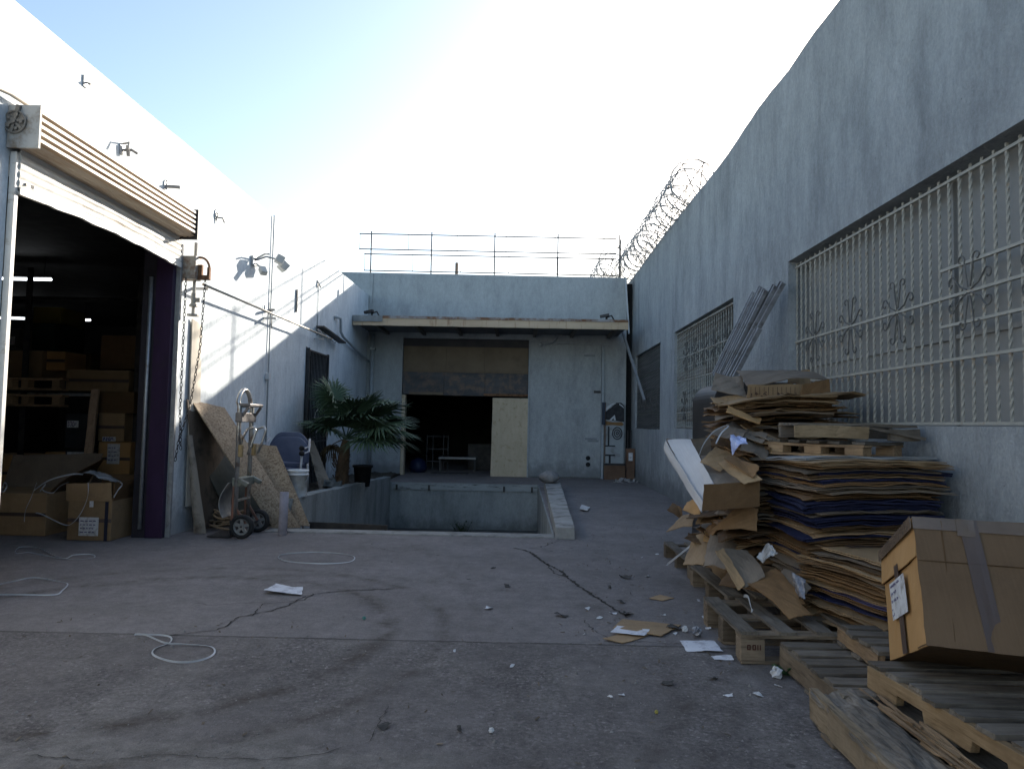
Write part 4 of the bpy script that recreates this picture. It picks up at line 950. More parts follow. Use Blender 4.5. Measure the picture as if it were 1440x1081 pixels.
for k in range(26):
    R3 = random.Random(700+k); x = R3.uniform(962, 1058); y = R3.uniform(722, 786); w = R3.uniform(18, 50); dd = 6.0-(y-720)/66*.55+R3.uniform(-.1, .15)+.1; sl = R3.uniform(-.5, .9)
    card('torn brown cardboard strip in the jumble below the open carton', [(x, y, dd), (x+w, y+w*sl*.6, dd-.1), (x+w+R3.uniform(0, 8), y+w*sl*.6-R3.uniform(6, 14), dd+.1), (x+R3.uniform(0, 8), y-R3.uniform(6, 14), dd+.15)], R3.choice(CARD+[CORANGE]), group='torn strips below the open carton', seed=400+k, wob=.025, n=(6, 4))
# supporting flattened cartons under the jumble, between the pallets and the open carton
GJ = 'flattened cartons under the jumble'; z = .17
while z < .92:
    flat_carton(R, 1.86+R.uniform(-.06, .08)+.10*z, 5.95+R.uniform(-.1, .1), .50+R.uniform(-.08, .1), .95, z, R.uniform(-.25, .25), (lambda h: lambda x, y: -.25*max(0, 1.85-x)+.02*noise1(x*5+y*3+h*6, 3))(z), R.choice(CARD), label='sagging brown carton under the jumble left of the tall stack', group=GJ)
    z += R.uniform(.022, .04)
PLC = M('clear_plastic_wrap', (.26, .265, .27), (.42, .42, .42), 12, .15, .6, 25, spec=.8)
card('crumpled clear plastic wrap lying on the cardboard jumble', [(1064, 778, 4.85), (1080, 792, 4.75), (1094, 786, 4.75), (1076, 766, 4.9)], PLC, 'plastic wrap', 'plastic_wrap', seed=61, wob=.05, n=(10, 8))
card('dark clear plastic film hanging at the left end of the front stack', [(1116, 836, 4.62), (1138, 848, 4.5), (1136, 818, 4.6), (1118, 810, 4.7)], M('grey_plastic_film', (.12, .12, .14), (.3, .3, .32), 14, .2, .6, 25, spec=.8), 'plastic film', 'plastic_film', seed=62, wob=.04, n=(8, 8))
# big carton
Nt, Nb, Ft, Fb = [Vector(p) for p in ((1.7565, 3.2162, .9791), (1.690, 2.9997, .4807), (1.9038, 3.7806, .7321), (1.840, 3.561, .2417))]
rt = Vector((.96574, -.25904, -.0159)); LB_ = 1.02
BC = thing('cardboard_box', 'big taped cardboard box tipped back on the pallets at the right', 'box', tuple(Fb+rt*.4))
def boxface(a, b, c, d, t=.006, sd=1, wob=.006, n=(16, 10)): return quad_sheet([a, b, c, d], t, n, wob, sd, .003)
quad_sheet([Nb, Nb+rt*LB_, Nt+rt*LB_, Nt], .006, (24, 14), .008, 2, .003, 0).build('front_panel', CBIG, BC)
upd = (Nt-Nb); upn = upd.normalized(); dpn = (Ft-Nt).normalized()
mid1, mid2 = Nb.lerp(Nt, .68), Fb.lerp(Ft, .68)
boxface(Fb, Nb, mid1, mid2, sd=3, n=(8, 8)).build('end_panel', CORANGE, BC)
boxface(mid2-rt*.006, mid1-rt*.006, Nt-rt*.004, Ft-rt*.004, sd=4, n=(8, 6)).build('end_flap', CORANGE, BC)
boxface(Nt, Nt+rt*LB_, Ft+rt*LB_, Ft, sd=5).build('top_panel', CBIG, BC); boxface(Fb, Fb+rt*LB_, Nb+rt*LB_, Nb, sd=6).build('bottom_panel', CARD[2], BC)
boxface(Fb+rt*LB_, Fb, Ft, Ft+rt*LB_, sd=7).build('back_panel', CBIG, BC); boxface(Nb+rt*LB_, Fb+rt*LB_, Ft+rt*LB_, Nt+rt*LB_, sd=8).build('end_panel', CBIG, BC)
fn_ = -(rt.cross(upn)).normalized()
if fn_.y > 0: fn_ = -fn_
def onfront(u, v, e=.0): return Nb+rt*u+upd*v+fn_*e
def strip(u0, u1, v0, v1, e, skew=0.):
    return quad_sheet([onfront(u0+skew, v0, e), onfront(u1+skew, v0, e), onfront(u1, v1, e), onfront(u0, v1, e)], .002, (3, 12), .0015, 9, .001)
strip(.175, .245, .0, 1., .0125, .045).build('tape_strip', TAPE, BC)
strip(-.005, 1.02, .90, 1.0, .0105).build('tape_strip', CLEART, BC)
strip(.165, .235, .86, 1.0, .0145).build('tape_strip', CLEART, BC)
for u0, u1, v in ((.0, .9, .645), ): strip(u0, u1, v, v+.006, .0105).build('crease', CARD[2], BC)
for u in (.105,): strip(u, u+.004, .05, .98, .0105).build('crease', CARD[2], BC)
def onend(u, v, e): return Nb.lerp(Fb, u).lerp(Nt.lerp(Ft, u), v) - rt*e
def estrip(u0, u1, v0, v1, e, sk=0.): return quad_sheet([onend(u1+sk, v0, e), onend(u0+sk, v0, e), onend(u0, v1, e), onend(u1, v1, e)], .002, (4, 8), .001, 11, .001)
estrip(.46, .57, .0, .74, .014, -.03).build('tape_strip', TAPE, BC)
estrip(-.02, 1.02, .90, 1.0, .016).build('tape_strip', CLEART, BC)
lab = estrip(.30, .74, .30, .62, .0165, -.02).build('label_sheet', WHITEP, BC)
m = MB(); R4 = random.Random(9)
def endtext(rows, sz=.05):
    for r_, (v, pattern) in enumerate(rows):
        u = .70
        for wlen in pattern:
            for q in range(wlen):
                for s_ in range(3):
                    a = onend(u-R4.uniform(0, .016), v+R4.uniform(-.012, .012), .0186); b = onend(u-R4.uniform(0, .016)-.006, v+R4.uniform(-.014, .014), .0186)
                    m.beam(a, b, .0028, .001, -rt)
                u -= .021
            u -= .02
endtext([(.585, (8, 4)), (.52, (3, 4)), (.455, (2, 4, 2)), (.385, (1,)), (.34, (1, 1))]); m.build('handwriting', INK, lab)
# ---------------------------------------------------------------- dark panel, steel channels
DP = MB(); pr = []
for k in range(9): a = math.pi/2*k/8; pr.append((1.92+.22-.22*math.sin(math.pi/2-a)-.0 if False else 2.14-.22*math.cos(a), 1.66+.22*math.sin(a)))
prof = [(1.92, .003)]+pr+[(2.78, 1.88), (2.78, .003)]
DP.prism(prof, lambda a, b: (a+.17, 7.7, b-.02), (0, .95, 0))
t = thing('dark_cabinet', 'dark cabinet with a rounded top edge standing behind the cardboard heap', 'cabinet', (2.4, 8.1, 0))
DP.build('body', M('cabinet_laminate', (.02, .018, .017), (.035, .03, .028), 5, .45, .1, 40), t, bevel=.006)
MB().sheet(lambda u, v: (2.11+u*.10, 7.69, .02+v*1.62), 2, 2, .004, (0, -1, 0)).build('front_trim', M('cabinet_trim', (.11, .09, .085), (.15, .125, .12), 3, .5, .1), t)
ST = M('weathered_steel_channel', (.20, .21, .23), (.32, .33, .35), 6, .5, .3, 60, .3, (1, 1, 1), (.10, .09, .085), 5, .5, .68)
CH = [((1006, 528, 8.35), (1062, 412, 7.95), .07), ((1012, 530, 8.25), (1072, 404, 7.85), .07), ((1018, 530, 8.2), (1078, 408, 7.7), .075), ((1024, 530, 8.1), (1092, 402, 7.65), .08), ((1030, 530, 8.05), (1103, 398, 7.6), .09), ((1034, 530, 7.95), (1070, 462, 7.75), .09)]
lbs = ['leftmost thin steel channel in the leaning bundle', 'second thin steel channel from the left in the leaning bundle', 'steel channel in the middle of the leaning bundle', 'long steel channel left of the widest in the leaning bundle', 'widest and highest steel channel in the leaning bundle', 'short steel channel ending halfway up the leaning bundle']
for (p, q, w_), lb in zip(CH, lbs):
    a, b = Wy(*p), Wy(*q); d = (b-a).normalized(); n = Vector((1, 0, 0)); sd = d.cross(n).normalized(); n = sd.cross(d); m = MB(); hh = w_*.5
    for (o, ww, tt) in ((Vector((0, 0, 0)), w_, .006), ):
        m.beam(a, b, w_, .006, n)
        for s_ in (-1, 1): m.beam(a+sd*(s_*w_/2)-n*hh/2, b+sd*(s_*w_/2)-n*hh/2, .006, hh, n); m.beam(a+sd*(s_*w_*.36)-n*hh, b+sd*(s_*w_*.36)-n*hh, w_*.25, .006, n)
    one(m, 'steel_channel', ST, lb, 'steel channel', 'steel channels leaning on the right wall')
# ---------------------------------------------------------------- left foreground: boards, hand truck, chairs, palm
OSB = m_osb('osb_board', (.27, .205, .14), (.36, .285, .2), (.17, .12, .08))
PLYD = M('dark_plywood', (.10, .075, .055), (.15, .115, .085), 4, .8, .3, 50, 0, (1, 1, .2), (.05, .04, .03), 4)
PLYG = M('grey_plywood', (.22, .19, .155), (.29, .25, .205), 4, .8, .3, 50, 0, (1, 1, .2), (.1, .08, .06), 4)
def slab(label, pts, mat, name='plywood_sheet', cat='board', t=.014, seed=1, bend=0., group=None, wob=.004):
    return one(quad_sheet(pts, t, (14, 10), wob, seed, .003, bend), name, mat, label, cat, group)
V = Vector
slab('oriented strand board sheet leaning on the white wall behind the hand truck', [V((-3.02, 8.83, .02)), V((-2.70, 8.90, .025)), V((-3.90, 9.35, 1.50)), V((-3.975, 8.55, 1.575))], OSB, 'strand_board', seed=3)
slab('second strand board sheet with a square top corner leaning behind the first', [V((-3.0, 9.0, .03)), V((-2.62, 9.02, .03)), V((-3.28, 9.6, 1.0)), V((-3.66, 9.56, 1.04))], OSB, 'strand_board', seed=4)
slab('dark plywood sheet leaning in the gap beside the door post, widened as shade behind the boards', [V((-3.86, 8.62, .01)), V((-3.62, 9.2, .01)), V((-3.95, 9.5, 1.25)), V((-3.98, 8.45, 1.58))], PLYD, seed=5, bend=.03)  # leaning sheet widened so its dark face stands in for shade on the wall
slab('narrow grey plywood strip standing bowed against the dark sheet', [V((-3.80, 8.38, .01)), V((-3.66, 8.40, .01)), V((-3.92, 8.50, 1.15)), V((-3.97, 8.46, 1.15))], PLYG, seed=6, bend=.03)
slab('tan panel standing upright on the sunlit wall behind the chains', [V((-3.96, 8.50, .3)), V((-3.95, 8.80, .3)), V((-3.96, 8.72, 2.5)), V((-3.975, 8.48, 2.55))], M('pale_tan_panel', (.46, .41, .34), (.54, .48, .4), 3, .8, .1), 'wall_panel', seed=7, bend=.01)
slab('green-grey plywood sheet enlarged and darkened as the shade under the strand board', [V((-3.55, 8.95, .01)), V((-3.0, 9.2, .01)), V((-3.80, 9.75, .92)), V((-3.97, 8.75, .95))], M('green_grey_shade_board', (.045, .047, .04), (.075, .078, .068), 4, .8, .2), seed=8)  # size and near-black tone paint the shade below the strand board
m = MB(); R = random.Random(17)
for k in range(7):
    a0 = R.uniform(0, 6); r = R.uniform(.12, .2)
    m.tube([(-3.52+r*1.3*math.cos(a0+q*.4), 8.72+r*math.sin(a0+q*.4)*.8, .05+.03*k+.02*math.sin(q)) for q in range(15)], .012, 6)
one(m, 'coiled_hose', M('tan_hose', (.22, .16, .1), (.28, .2, .13), 5, .5, .1), 'coiled tan hose on the ground behind the hand truck wheels', 'hose', smooth=True)
# hand truck
CHR = M('worn_chrome', (.50, .49, .46), (.62, .60, .57), 12, .28, .1, 60, .85, dirt=(.22, .14, .09), dsc=8, dlo=.5, dhi=.66)
RUBBER = M('black_rubber', (.018, .018, .018), (.03, .03, .03), 20, .8, .2)
HT = thing('hand_truck', 'chrome two-wheeled hand truck standing upright before the leaning strand board', 'hand truck', (-3.2, 8.35, 0))
xf = -3.235
m = MB(); ya, yb = 8.17, 8.55
loop = [(xf, ya, .12), (xf, ya, 1.5)]+[(xf-.02, (ya+yb)/2-.19*math.cos(math.pi*k/12), 1.5+.2*math.sin(math.pi*k/12)) for k in range(1, 12)]+[(xf, yb, 1.5), (xf, yb, .12)]
m.tube(loop, .025, 10); m.build('frame', CHR, HT, True)
m = MB()
for z in (.42, .62, 1.38, 1.5): m.beam((xf, ya, z), (xf, yb, z), .05, .02, (0, 0, 1))
m.build('cross_bar', CHR, HT, bevel=.003)
m = MB(); m.box(xf-.035, xf+.045, ya-.03, yb+.03, 1.32, 1.43); m.box(xf-.02, xf+.13, ya-.02, yb+.02, 1.50, 1.535); m.beam((xf+.03, ya, 1.38), (xf+.11, ya, 1.50), .03, .03); m.beam((xf+.03, yb, 1.38), (xf+.11, yb, 1.50), .03, .03); m.build('bracket', M('scuffed_bracket', (.14, .13, .13), (.22, .2, .19), 14, .45, .2, 60, .5), HT, bevel=.008)
BRASS = M('brass_clamp', (.34, .24, .12), (.4, .3, .16), 8, .5, .1, 60, .5)
for y in (ya+.03, yb-.03):
    MB().tube([(xf+.02, y, 1.02), (xf+.03, y, 1.12), (xf+.09, y, 1.24), (xf+.17, y, 1.27), (xf+.19, y, 1.22), (xf+.14, y, 1.05), (xf+.10, y, .95)], .014, 8).build('rear_handle', CHR, HT, True)
for y in (ya-.01, yb+.01):
    MB().beam((xf+.035, y, 1.06), (xf+.035, y, .92), .05, .05, (0, 1, 0)).build('clamp', BRASS, HT, bevel=.008)
RED_ = M('red_oxide_paint', (.2, .09, .06), (.26, .13, .09), 9, .6, .2, dirt=(.08, .05, .04))
for y in (ya, yb):
    m = MB(); m.beam((xf-.02, y, .60), (xf-.035, y, .05), .035, .035, (0, 1, 0)); m.beam((xf-.01, y, .36), (xf+.12, y, .15), .025, .02, (0, 1, 0)); m.build('lower_bracket', RED_, HT, bevel=.004)
m = MB(); m.box(xf-.05, xf+.06, ya-.02, yb+.02, .58, .68); m.beam((xf+.02, ya-.01, .66), (xf+.14, ya-.01, .6), .06, .05); m.beam((xf+.02, yb+.01, .66), (xf+.14, yb+.01, .6), .06, .05); m.build('folding_joint', M('greenish_steel', (.16, .18, .16), (.22, .24, .21), 8, .5, .2, 60, .3, dirt=(.14, .07, .04)), HT, bevel=.01)
m = MB(); m.sheet(lambda u, v: (xf-.10-.10*math.sin(v*2.6), ya+.02+u*(yb-ya-.04), .62-v*.40), 4, 10, .008, (1, 0, 0)); m.build('wheel_guard', GALV, HT)
m = MB(); m.box(xf-.30, xf-.03, ya-.05, yb+.05, .012, .022); m.box(xf-.045, xf-.03, ya-.05, yb+.05, .012, .2); m.build('toe_plate', DARKSTEEL, HT, bevel=.002)
MB().tube([(xf+.10, ya-.08, .137), (xf+.10, yb+.1, .137)], .012, 8).build('axle', DARKSTEEL, HT)
for y in (ya-.05, yb+.07):
    w_ = MB().lathe([(.095, .03), (.095, -.03), (.118, -.036), (.135, -.02), (.137, 0), (.135, .02), (.118, .036), (.095, .03)], (xf+.10, y, .137), (0, 1, 0), 28, False)
    w_ = w_.build('wheel', RUBBER, HT, True)
    m = MB(); m.lathe([(.0, -.022), (.03, -.026), (.032, .026), (0, .022)], (xf+.10, y, .137), (0, 1, 0), 14)
    m.tube([(xf+.10+.09*math.cos(a), y, .137+.09*math.sin(a)) for a in [2*math.pi*k/24 for k in range(24)]], .016, 6, True)
    for k in range(5):
        a = k*1.2566+.3; m.beam((xf+.10+.02*math.cos(a), y, .137+.02*math.sin(a)), (xf+.10+.09*math.cos(a), y, .137+.09*math.sin(a)), .035, .024, (0, 1, 0))
    m.build('rim', M('grey_rim', (.18, .18, .18), (.25, .25, .24), 8, .5, .1, 60, .2), w_)
# tube, bucket, chairs
m = MB().lathe([(0, 0), (.05, 0), (.052, .004), (.052, .5), (.049, .5), (.047, .49), (0, .485)], (-2.78, 8.46, .0), (.01, 0, 1), 20)
one(m, 'cardboard_tube', M('lilac_grey_tube', (.33, .30, .34), (.40, .37, .41), 4, .7, .1, dirt=(.2, .18, .19)), 'short lilac-grey tube standing on end beside the strand board', 'tube', smooth=True)
m = MB().lathe([(0, 0), (.118, 0), (.12, .01), (.133, .29), (.142, .29), (.142, .305), (.135, .306), (.136, .33), (.141, .332), (.142, .36), (.13, .362), (.128, .34), (.118, .03), (0, .028)], (-2.985, 9.64, .325), (0, 0, 1), 28)
t = tag(m.build('bucket', M('white_bucket_plastic', (.72, .72, .72), (.78, .78, .77), 4, .45, .05, dirt=(.45, .43, .4), dsc=3), None, True, 0, (-2.985, 9.64, .325)), 'white plastic bucket on the planter wall in front of the navy chairs', 'bucket')
m = MB().tube([(-2.985+.146*math.cos(a), 9.64-.146*abs(math.sin(a))*.55-.02, .61-.16*math.sin(a)) for a in [math.pi*k/14 for k in range(15)]], .004, 5); m.build('handle', GALV, t)
NAVY = M('navy_vinyl', (.05, .065, .115), (.075, .092, .15), 6, .5, .15, 60)
for k, lb in enumerate(('navy padded chair with pale frame, front one of the nested pair', 'navy padded chair nested behind and above the front chair')):
    cx, cy, cz = -3.50-.03*k, 10.55+.10*k, .20+.07*k
    t = thing('padded_chair', lb, 'chair', (cx, cy, cz), 'nested navy chairs')
    t.scale = (1.22, 1, 1)
    def back(u, v):
        a = (u-.5)*2; top = .40*(1-max(0, abs(a)-.35)**2*1.1)
        return (cx+a*.25, cy+.22+.05*v+.03*a*a-.03, cz+.50+top*v)
    m = MB(); m.sheet(back, 14, 8, .05, (0, -1, 0)); m.build('backrest', NAVY, t, True, .01)
    m = MB(); m.sheet(lambda u, v: (cx+(u-.5)*.48, cy-.22+v*.44, cz+.46-.02*v+.02*math.sin(math.pi*u)*math.sin(math.pi*v)), 8, 8, .07, (0, 0, 1)); m.build('seat', NAVY, t, True, .012)
    for s in (-1, 1):
        m = MB(); m.tube([(cx+s*.27, cy-.22, cz), (cx+s*.27, cy-.20, cz+.45), (cx+s*.27, cy-.16, cz+.66), (cx+s*.27, cy+.16, cz+.68), (cx+s*.26, cy+.24, cz+.80)], .014, 8); m.build('leg', M('pale_chair_tube', (.36, .36, .38), (.45, .45, .46), 8, .4, .1, 60, .3), t, True)
        m = MB(); m.tube([(cx+s*.25, cy+.2, cz+.5), (cx+s*.25, cy+.28, cz)], .014, 8); m.build('leg', GALV, t, True)
        MB().lathe([(0, 0), (.03, 0), (.035, .03), (.02, .06), (0, .062)], (cx+s*.27, cy-.17, cz+.65), (0, -.6, 1), 10).build('arm_cap', BLACKM, t, True)
slab('thin grey board leaning on the gate beside the chairs', [V((-3.35, 12.0, .2)), V((-3.15, 12.1, .2)), V((-3.62, 12.5, 1.0)), V((-3.7, 12.4, 1.0))], PLYG, seed=19)
# palm
PALM = M('palm_leaf', (.042, .075, .042), (.07, .11, .06), 3, .5, .1, 30, 0, (1, 1, 1), rnd=.3, spec=.35)
PALMD = M('dry_palm_leaf', (.12, .085, .04), (.17, .125, .06), 3, .8, .1, 30)
TRK = M('palm_fibre', (.10, .065, .04), (.19, .12, .07), 18, .95, 1., 60, 0, (1, 1, .5), bd=.02)
PT = thing('fan_palm', 'young green fan palm with a brown fibrous trunk in the corner planter', 'palm tree', (-3.25, 13.0, .15))
m = MB(); R = random.Random(31)
m.tube([(-3.25+.011*k, 13.0, .08+.132*k) for k in range(8)], [.12, .13, .12, .115, .11, .10, .09, .06], 14)
for k in range(70):
    a = R.uniform(0, 6.28); z = .15+R.uniform(0, .65); r = .12
    m.beam((-3.25+r*math.cos(a), 13+r*math.sin(a), z), (-3.25+(r+.05)*math.cos(a), 13+(r+.05)*math.sin(a), z+.09), .03, .006, (0, 0, 1))
m.build('trunk', TRK, PT)
def frond(seed, az, el, plen, blen, roll=0., mat=PALM, droop=.25):
    R = random.Random(seed); m = MB(); base = V((-3.17, 13.0, 1.02))
    d = V((math.cos(az)*math.cos(el), math.sin(az)*math.cos(el), math.sin(el)))
    pts = [base+d*(plen*f)-V((0, 0, droop*.35*plen*f*f)) for f in [k/8 for k in range(9)]]
    m.tube(pts, [.013-.006*k/8 for k in range(9)], 6)
    tip = pts[-1]; dd = (pts[-1]-pts[-2]).normalized(); s = dd.cross(V((0, 0, 1))).normalized(); u = s.cross(dd)
    s = (s*math.cos(roll)+u*math.sin(roll)).normalized(); u = s.cross(dd)
    n = 40
    for k in range(n):
        a = (k/(n-1)-.5)*3.9; L = blen*(1-.22*(abs(a)/1.95)**2)*R.uniform(.9, 1.04)
        ld = (dd*math.cos(a)+s*math.sin(a)).normalized(); side = (s*math.cos(a)-dd*math.sin(a)); side = side.normalized()
        w0 = L*.036; pr = []
        fold = u*(.012*(1 if k % 2 else -1))
        for f, w in ((0, .15), (.35, 1.0), (.6, .9), (.8, .5), (1.0, .04)):
            c = tip+ld*(L*f)+fold*min(1, f*3)-V((0, 0, droop*L*f*f*R.uniform(.7, 1.2)*(.8 if f < .7 else 1.15)))+u*(.10*L*f*abs(math.sin(a)))
            pr.append((c-side*w0*w, c+u*(w0*.5*w), c+side*w0*w))
        vs = [p for t_ in pr for p in t_]; fs = []
        for i in range(len(pr)-1):
            o = 3*i; fs += [(o, o+1, o+4, o+3), (o+1, o+2, o+5, o+4)]
        m.add(vs, fs)
    return m.build('frond', mat, PT)
F_ = [(.05, .55, .62, .72, .1), (-.35, .42, .68, .74, -.2), (-.85, .55, .6, .7, .3), (-1.5, .6, .5, .68, 0), (-2.2, .5, .45, .6, .2), (3.0, .55, .4, .6, 0), (.5, .95, .55, .66, .2), (-.6, 1.0, .62, .66, -.3),
      (-2.6, 1.25, .7, .7, .3), (2.6, 1.2, .6, .55, 0), (.1, .12, .62, .62, .2), (-.6, .15, .55, .62, -.2), (.9, .4, .5, .6, 0), (3.0, 1.25, .85, .55, .5), (-.2, .75, .72, .72, .1), (-1.1, .9, .6, .7, -.2), (-.15, .28, .7, .66, 0)]
for k, (az, el, pl, bl, ro) in enumerate(F_): frond(500+k, az, el, pl*1.02, bl*1.16, ro)
for k, (az, el) in enumerate(((2.8, -.1),)): frond(600+k, az, el, .3, .35, 0, PALMD, .8)
m = MB().lathe([(0, 0), (.14, 0), (.17, .36), (.195, .36), (.195, .40), (.16, .40), (.155, .33), (0, .33)], (-2.98, 13.6, .12), (0, 0, 1), 20)
one(m, 'plant_pot', BLACKM, 'black plastic plant pot beside the palm trunk', 'plant pot', smooth=True)
for k, (x, y, lb) in enumerate(((-3.3, 12.3, 'loose concrete rubble lump in the planter by the palm'), (-3.15, 12.0, 'flat broken block lying in the planter before the palm'))):
    m = MB(); R = random.Random(k+50); m.beam((x-.14, y, .30), (x+.14, y+.05, .30-.03*k), .18, .10, n=4, jit=.025, rng=R); one(m, 'rubble_block', PITWALL, lb, 'rubble')
# timber frame in the pit
PP = thing('wooden_pallet', 'dark wooden pallet standing in the pit with only its top edge showing', 'pallet', (-2.2, 9.35, -.8))
for z in (-.02, -.22, -.42, -.62): board((-2.82, 9.40, z), (-1.72, 9.33, z-.01), .02, .085, 700+int(z*100), 8).build('deck_board', M('dark_wet_timber', (.03, .027, .025), (.06, .052, .045), 8, .8, .3) if z == -.02 else WG, PP)
for x in (-2.78, -2.28, -1.76): board((x, 9.42, -1.18), (x, 9.40, .0), .09, .04, 720+int(x*10), 6, up=(0, 1, 0)).build('stringer', WG, PP)
MB().box(-2.80, -2.72, 9.345, 9.35, -.05, .005).build('label_sheet', WHITEP, PP)
m = MB(); R = random.Random(77)
for k in range(40):
    a = R.uniform(0, 6.28); l = R.uniform(.1, .3); b = V((-1.25+R.uniform(-.08, .08), 15.9, -1.2)); e = b+V((math.cos(a)*.15, math.sin(a)*.08-.05, l+.08)); m.tube([b, b.lerp(e, .6)+V((0, 0, .03)), e], [.006, .005, .002], 4)
    m.beam(e, e+V((R.uniform(-.05, .05), R.uniform(-.03, .03), R.uniform(-.01, .04))), .03, .002)
one(m, 'weed', M('weed_leaf', (.03, .045, .022), (.05, .065, .03), 9, .8, 0), 'scrubby weed growing at the foot of the dock wall in the pit', 'weed')

# ---------------------------------------------------------------- dock doorway
one(quad_sheet([V((-.73, 18.36, .005)), V((.20, 18.33, .005)), V((.20, 18.335, 2.02)), V((-.71, 18.365, 2.02))], .018, (6, 10), .003, 3, .003), 'plywood_sheet', OSBPALE, 'pale plywood sheet standing in the right part of the dock doorway', 'board')
GALVD = M('dull_dark_metal', (.06, .06, .06), (.1, .1, .1), 9, .5, .1)
BT = thing('metal_bench', 'low metal bench inside the dark dock doorway', 'bench', (-1.65, 20.2, 0))
c0, c1 = Wy(618, 643, 20.2), Wy(670, 645, 20.2)
MB().box(c0.x, c1.x, 19.95, 20.4, c0.z-.03, c0.z+.03).build('top', M('bench_metal', (.2, .2, .2), (.27, .27, .27), 6, .35, .1, 60, .3), BT, bevel=.004)
for x in (c0.x+.04, c1.x-.04):
    for y in (20.0, 20.35): MB().beam((x, y, 0), (x, y, c0.z-.03), .035, .035).build('leg', GALVD, BT)
WR = thing('wire_rack', 'pale wire rack left of the bench inside the dock doorway', 'rack', (-2.2, 20.3, 0))
for x in (-2.62, -2.45, -2.15, -2.02):
    MB().tube([(x, 20.2, 0), (x, 20.2, 1.0)], .012, 6).build('post', GALVD, WR)
for z in (.25, .6, .95): MB().box(-2.62, -2.02, 20.19, 20.22, z, z+.02).build('shelf', GALVD, WR)
m = MB(); R = random.Random(3)
m.lathe([(0, 0), (.2, .0), (.26, .12), (.2, .3), (.08, .38), (0, .38)], (-2.75, 19.4, 0), (0, 0, 1), 14)
one(m, 'blue_sack', M('blue_plastic_sack', (.006, .012, .04), (.01, .02, .06), 5, .5, .4, 15), 'blue plastic sack at the left edge of the dock doorway', 'sack', smooth=True)
one(MB().box(-1.5, -.8, 20.8, 21.4, 0, .75), 'crate', M('dark_crate', (.05, .045, .04), (.09, .08, .07), 6), 'dark crate behind the bench inside the dock doorway', 'crate', bevel=.01)
m = MB(); m.sheet(lambda u, v: (-2.35+u*1.0, 18.95+v*.5, .012), 4, 4, .01, (0, 0, 1))
rugt = NT('chequered_mat'); ck = rugt.t.nodes.new('ShaderNodeTexChecker'); rugt.L(rugt.co, ck.inputs[0]); ck.inputs['Scale'].default_value = 14; ck.inputs[1].default_value = (.12, .11, .1, 1); ck.inputs[2].default_value = (.04, .035, .035, 1)
one(m, 'floor_mat', rugt.fin(ck.outputs[0], .9), 'small chequered mat on the dock doorway floor', 'mat')

# ---------------------------------------------------------------- far right corner
GB = thing('painted_board', 'tall narrow board with sprayed shapes leaning at the right end of the dock wall', 'painted board', (2.4, 18.2, 0))
BO = MB(); BO.box(2.165, 2.66, 18.22, 18.26, .012, 1.95); BO.build('board', M('painted_board_grey', (.30, .33, .34), (.37, .40, .41), 3, .8, .2, 40, dirt=(.16, .14, .13), dsc=2.5), GB)
yb_ = 18.214
def flat(poly, mat, nm, e=0.):
    m = MB(); m.prism(poly, lambda a, b: (a, yb_-e, b), (0, .004, 0)); return m.build(nm, mat, GB)
BLK = M('black_spray', (.02, .022, .025), (.045, .045, .05), 9, .7); WSP = M('white_spray', (.5, .52, .54), (.6, .62, .64), 9, .7); ORG = M('orange_spray', (.2, .11, .045), (.26, .145, .06), 7, .7)
BRN = M('brown_base_paint', (.12, .07, .045), (.17, .105, .065), 4, .75, .2)
flat([(2.17, 1.52), (2.66, 1.46), (2.66, 1.88), (2.58, 1.95), (2.46, 1.95), (2.30, 1.80), (2.20, 1.78)], BLK, 'black_patch')
flat([(2.20, 1.72), (2.34, 1.88), (2.46, 1.93), (2.38, 1.94), (2.24, 1.86), (2.17, 1.78)], WSP, 'white_stroke', .005)
flat([(2.54, 1.93), (2.64, 1.86), (2.65, 1.80), (2.62, 1.84), (2.53, 1.90)], WSP, 'white_stroke', .005)
flat([(2.28, 1.50), (2.42, 1.64), (2.45, 1.50), (2.40, 1.50), (2.39, 1.56), (2.34, 1.50)], WSP, 'white_stroke', .005)
flat([(2.12, 1.43), (2.20, 1.48), (2.36, 1.45), (2.60, 1.46), (2.66, 1.40), (2.60, 1.36), (2.36, 1.38), (2.2, 1.37)], ORG, 'orange_stroke', .005)
for r in (.13, .08, .03):
    m = MB(); m.tube([(2.49+r*.92*math.cos(a), yb_, 1.17+r*1.15*math.sin(a)) for a in [2*math.pi*k/24 for k in range(24)]], .014, 5, True); m.build('black_ring', BLK, GB)
for p in ([(2.25, 1.34), (2.29, 1.34), (2.29, .84), (2.25, .84)], [(2.19, .86), (2.44, .86), (2.44, .83), (2.19, .83)], [(2.19, .63), (2.44, .63), (2.44, .59), (2.19, .59)], [(2.28, .59), (2.33, .59), (2.33, .04), (2.28, .04)]): flat(p, BLK, 'black_stroke')
BO = MB(); BO.box(2.15, 2.68, 18.10, 18.19, .0, .36); BO.build('base', BRN, GB)
BO = MB(); BO.box(2.15, 2.68, 18.09, 18.20, .361, .41); BO.build('base_cap', DARKSTEEL, GB)
MB().box(2.166, 2.19, 18.2, 18.219, .42, 1.95).build('edge_strip', BRN, GB)
MB().box(2.09, 2.17, 18.15, 18.2, 1.38, 1.95).build('dark_block', M('navy_block', (.03, .04, .06), (.05, .06, .08), 4), GB)
RBX = thing('rusty_cabinet', 'narrow rusty metal cabinet with a white notice in the far right corner', 'cabinet', (2.76, 17.9, 0))
MB().box(2.68, 2.88, 17.80, 18.05, .0, .80).build('body', M('rust_brown_paint', (.14, .075, .045), (.2, .11, .07), 5, .7, .3, 50, dirt=(.05, .035, .03)), RBX, bevel=.008)
MB().box(2.72, 2.82, 17.79, 17.799, .50, .70).build('notice', WHITEP, RBX)
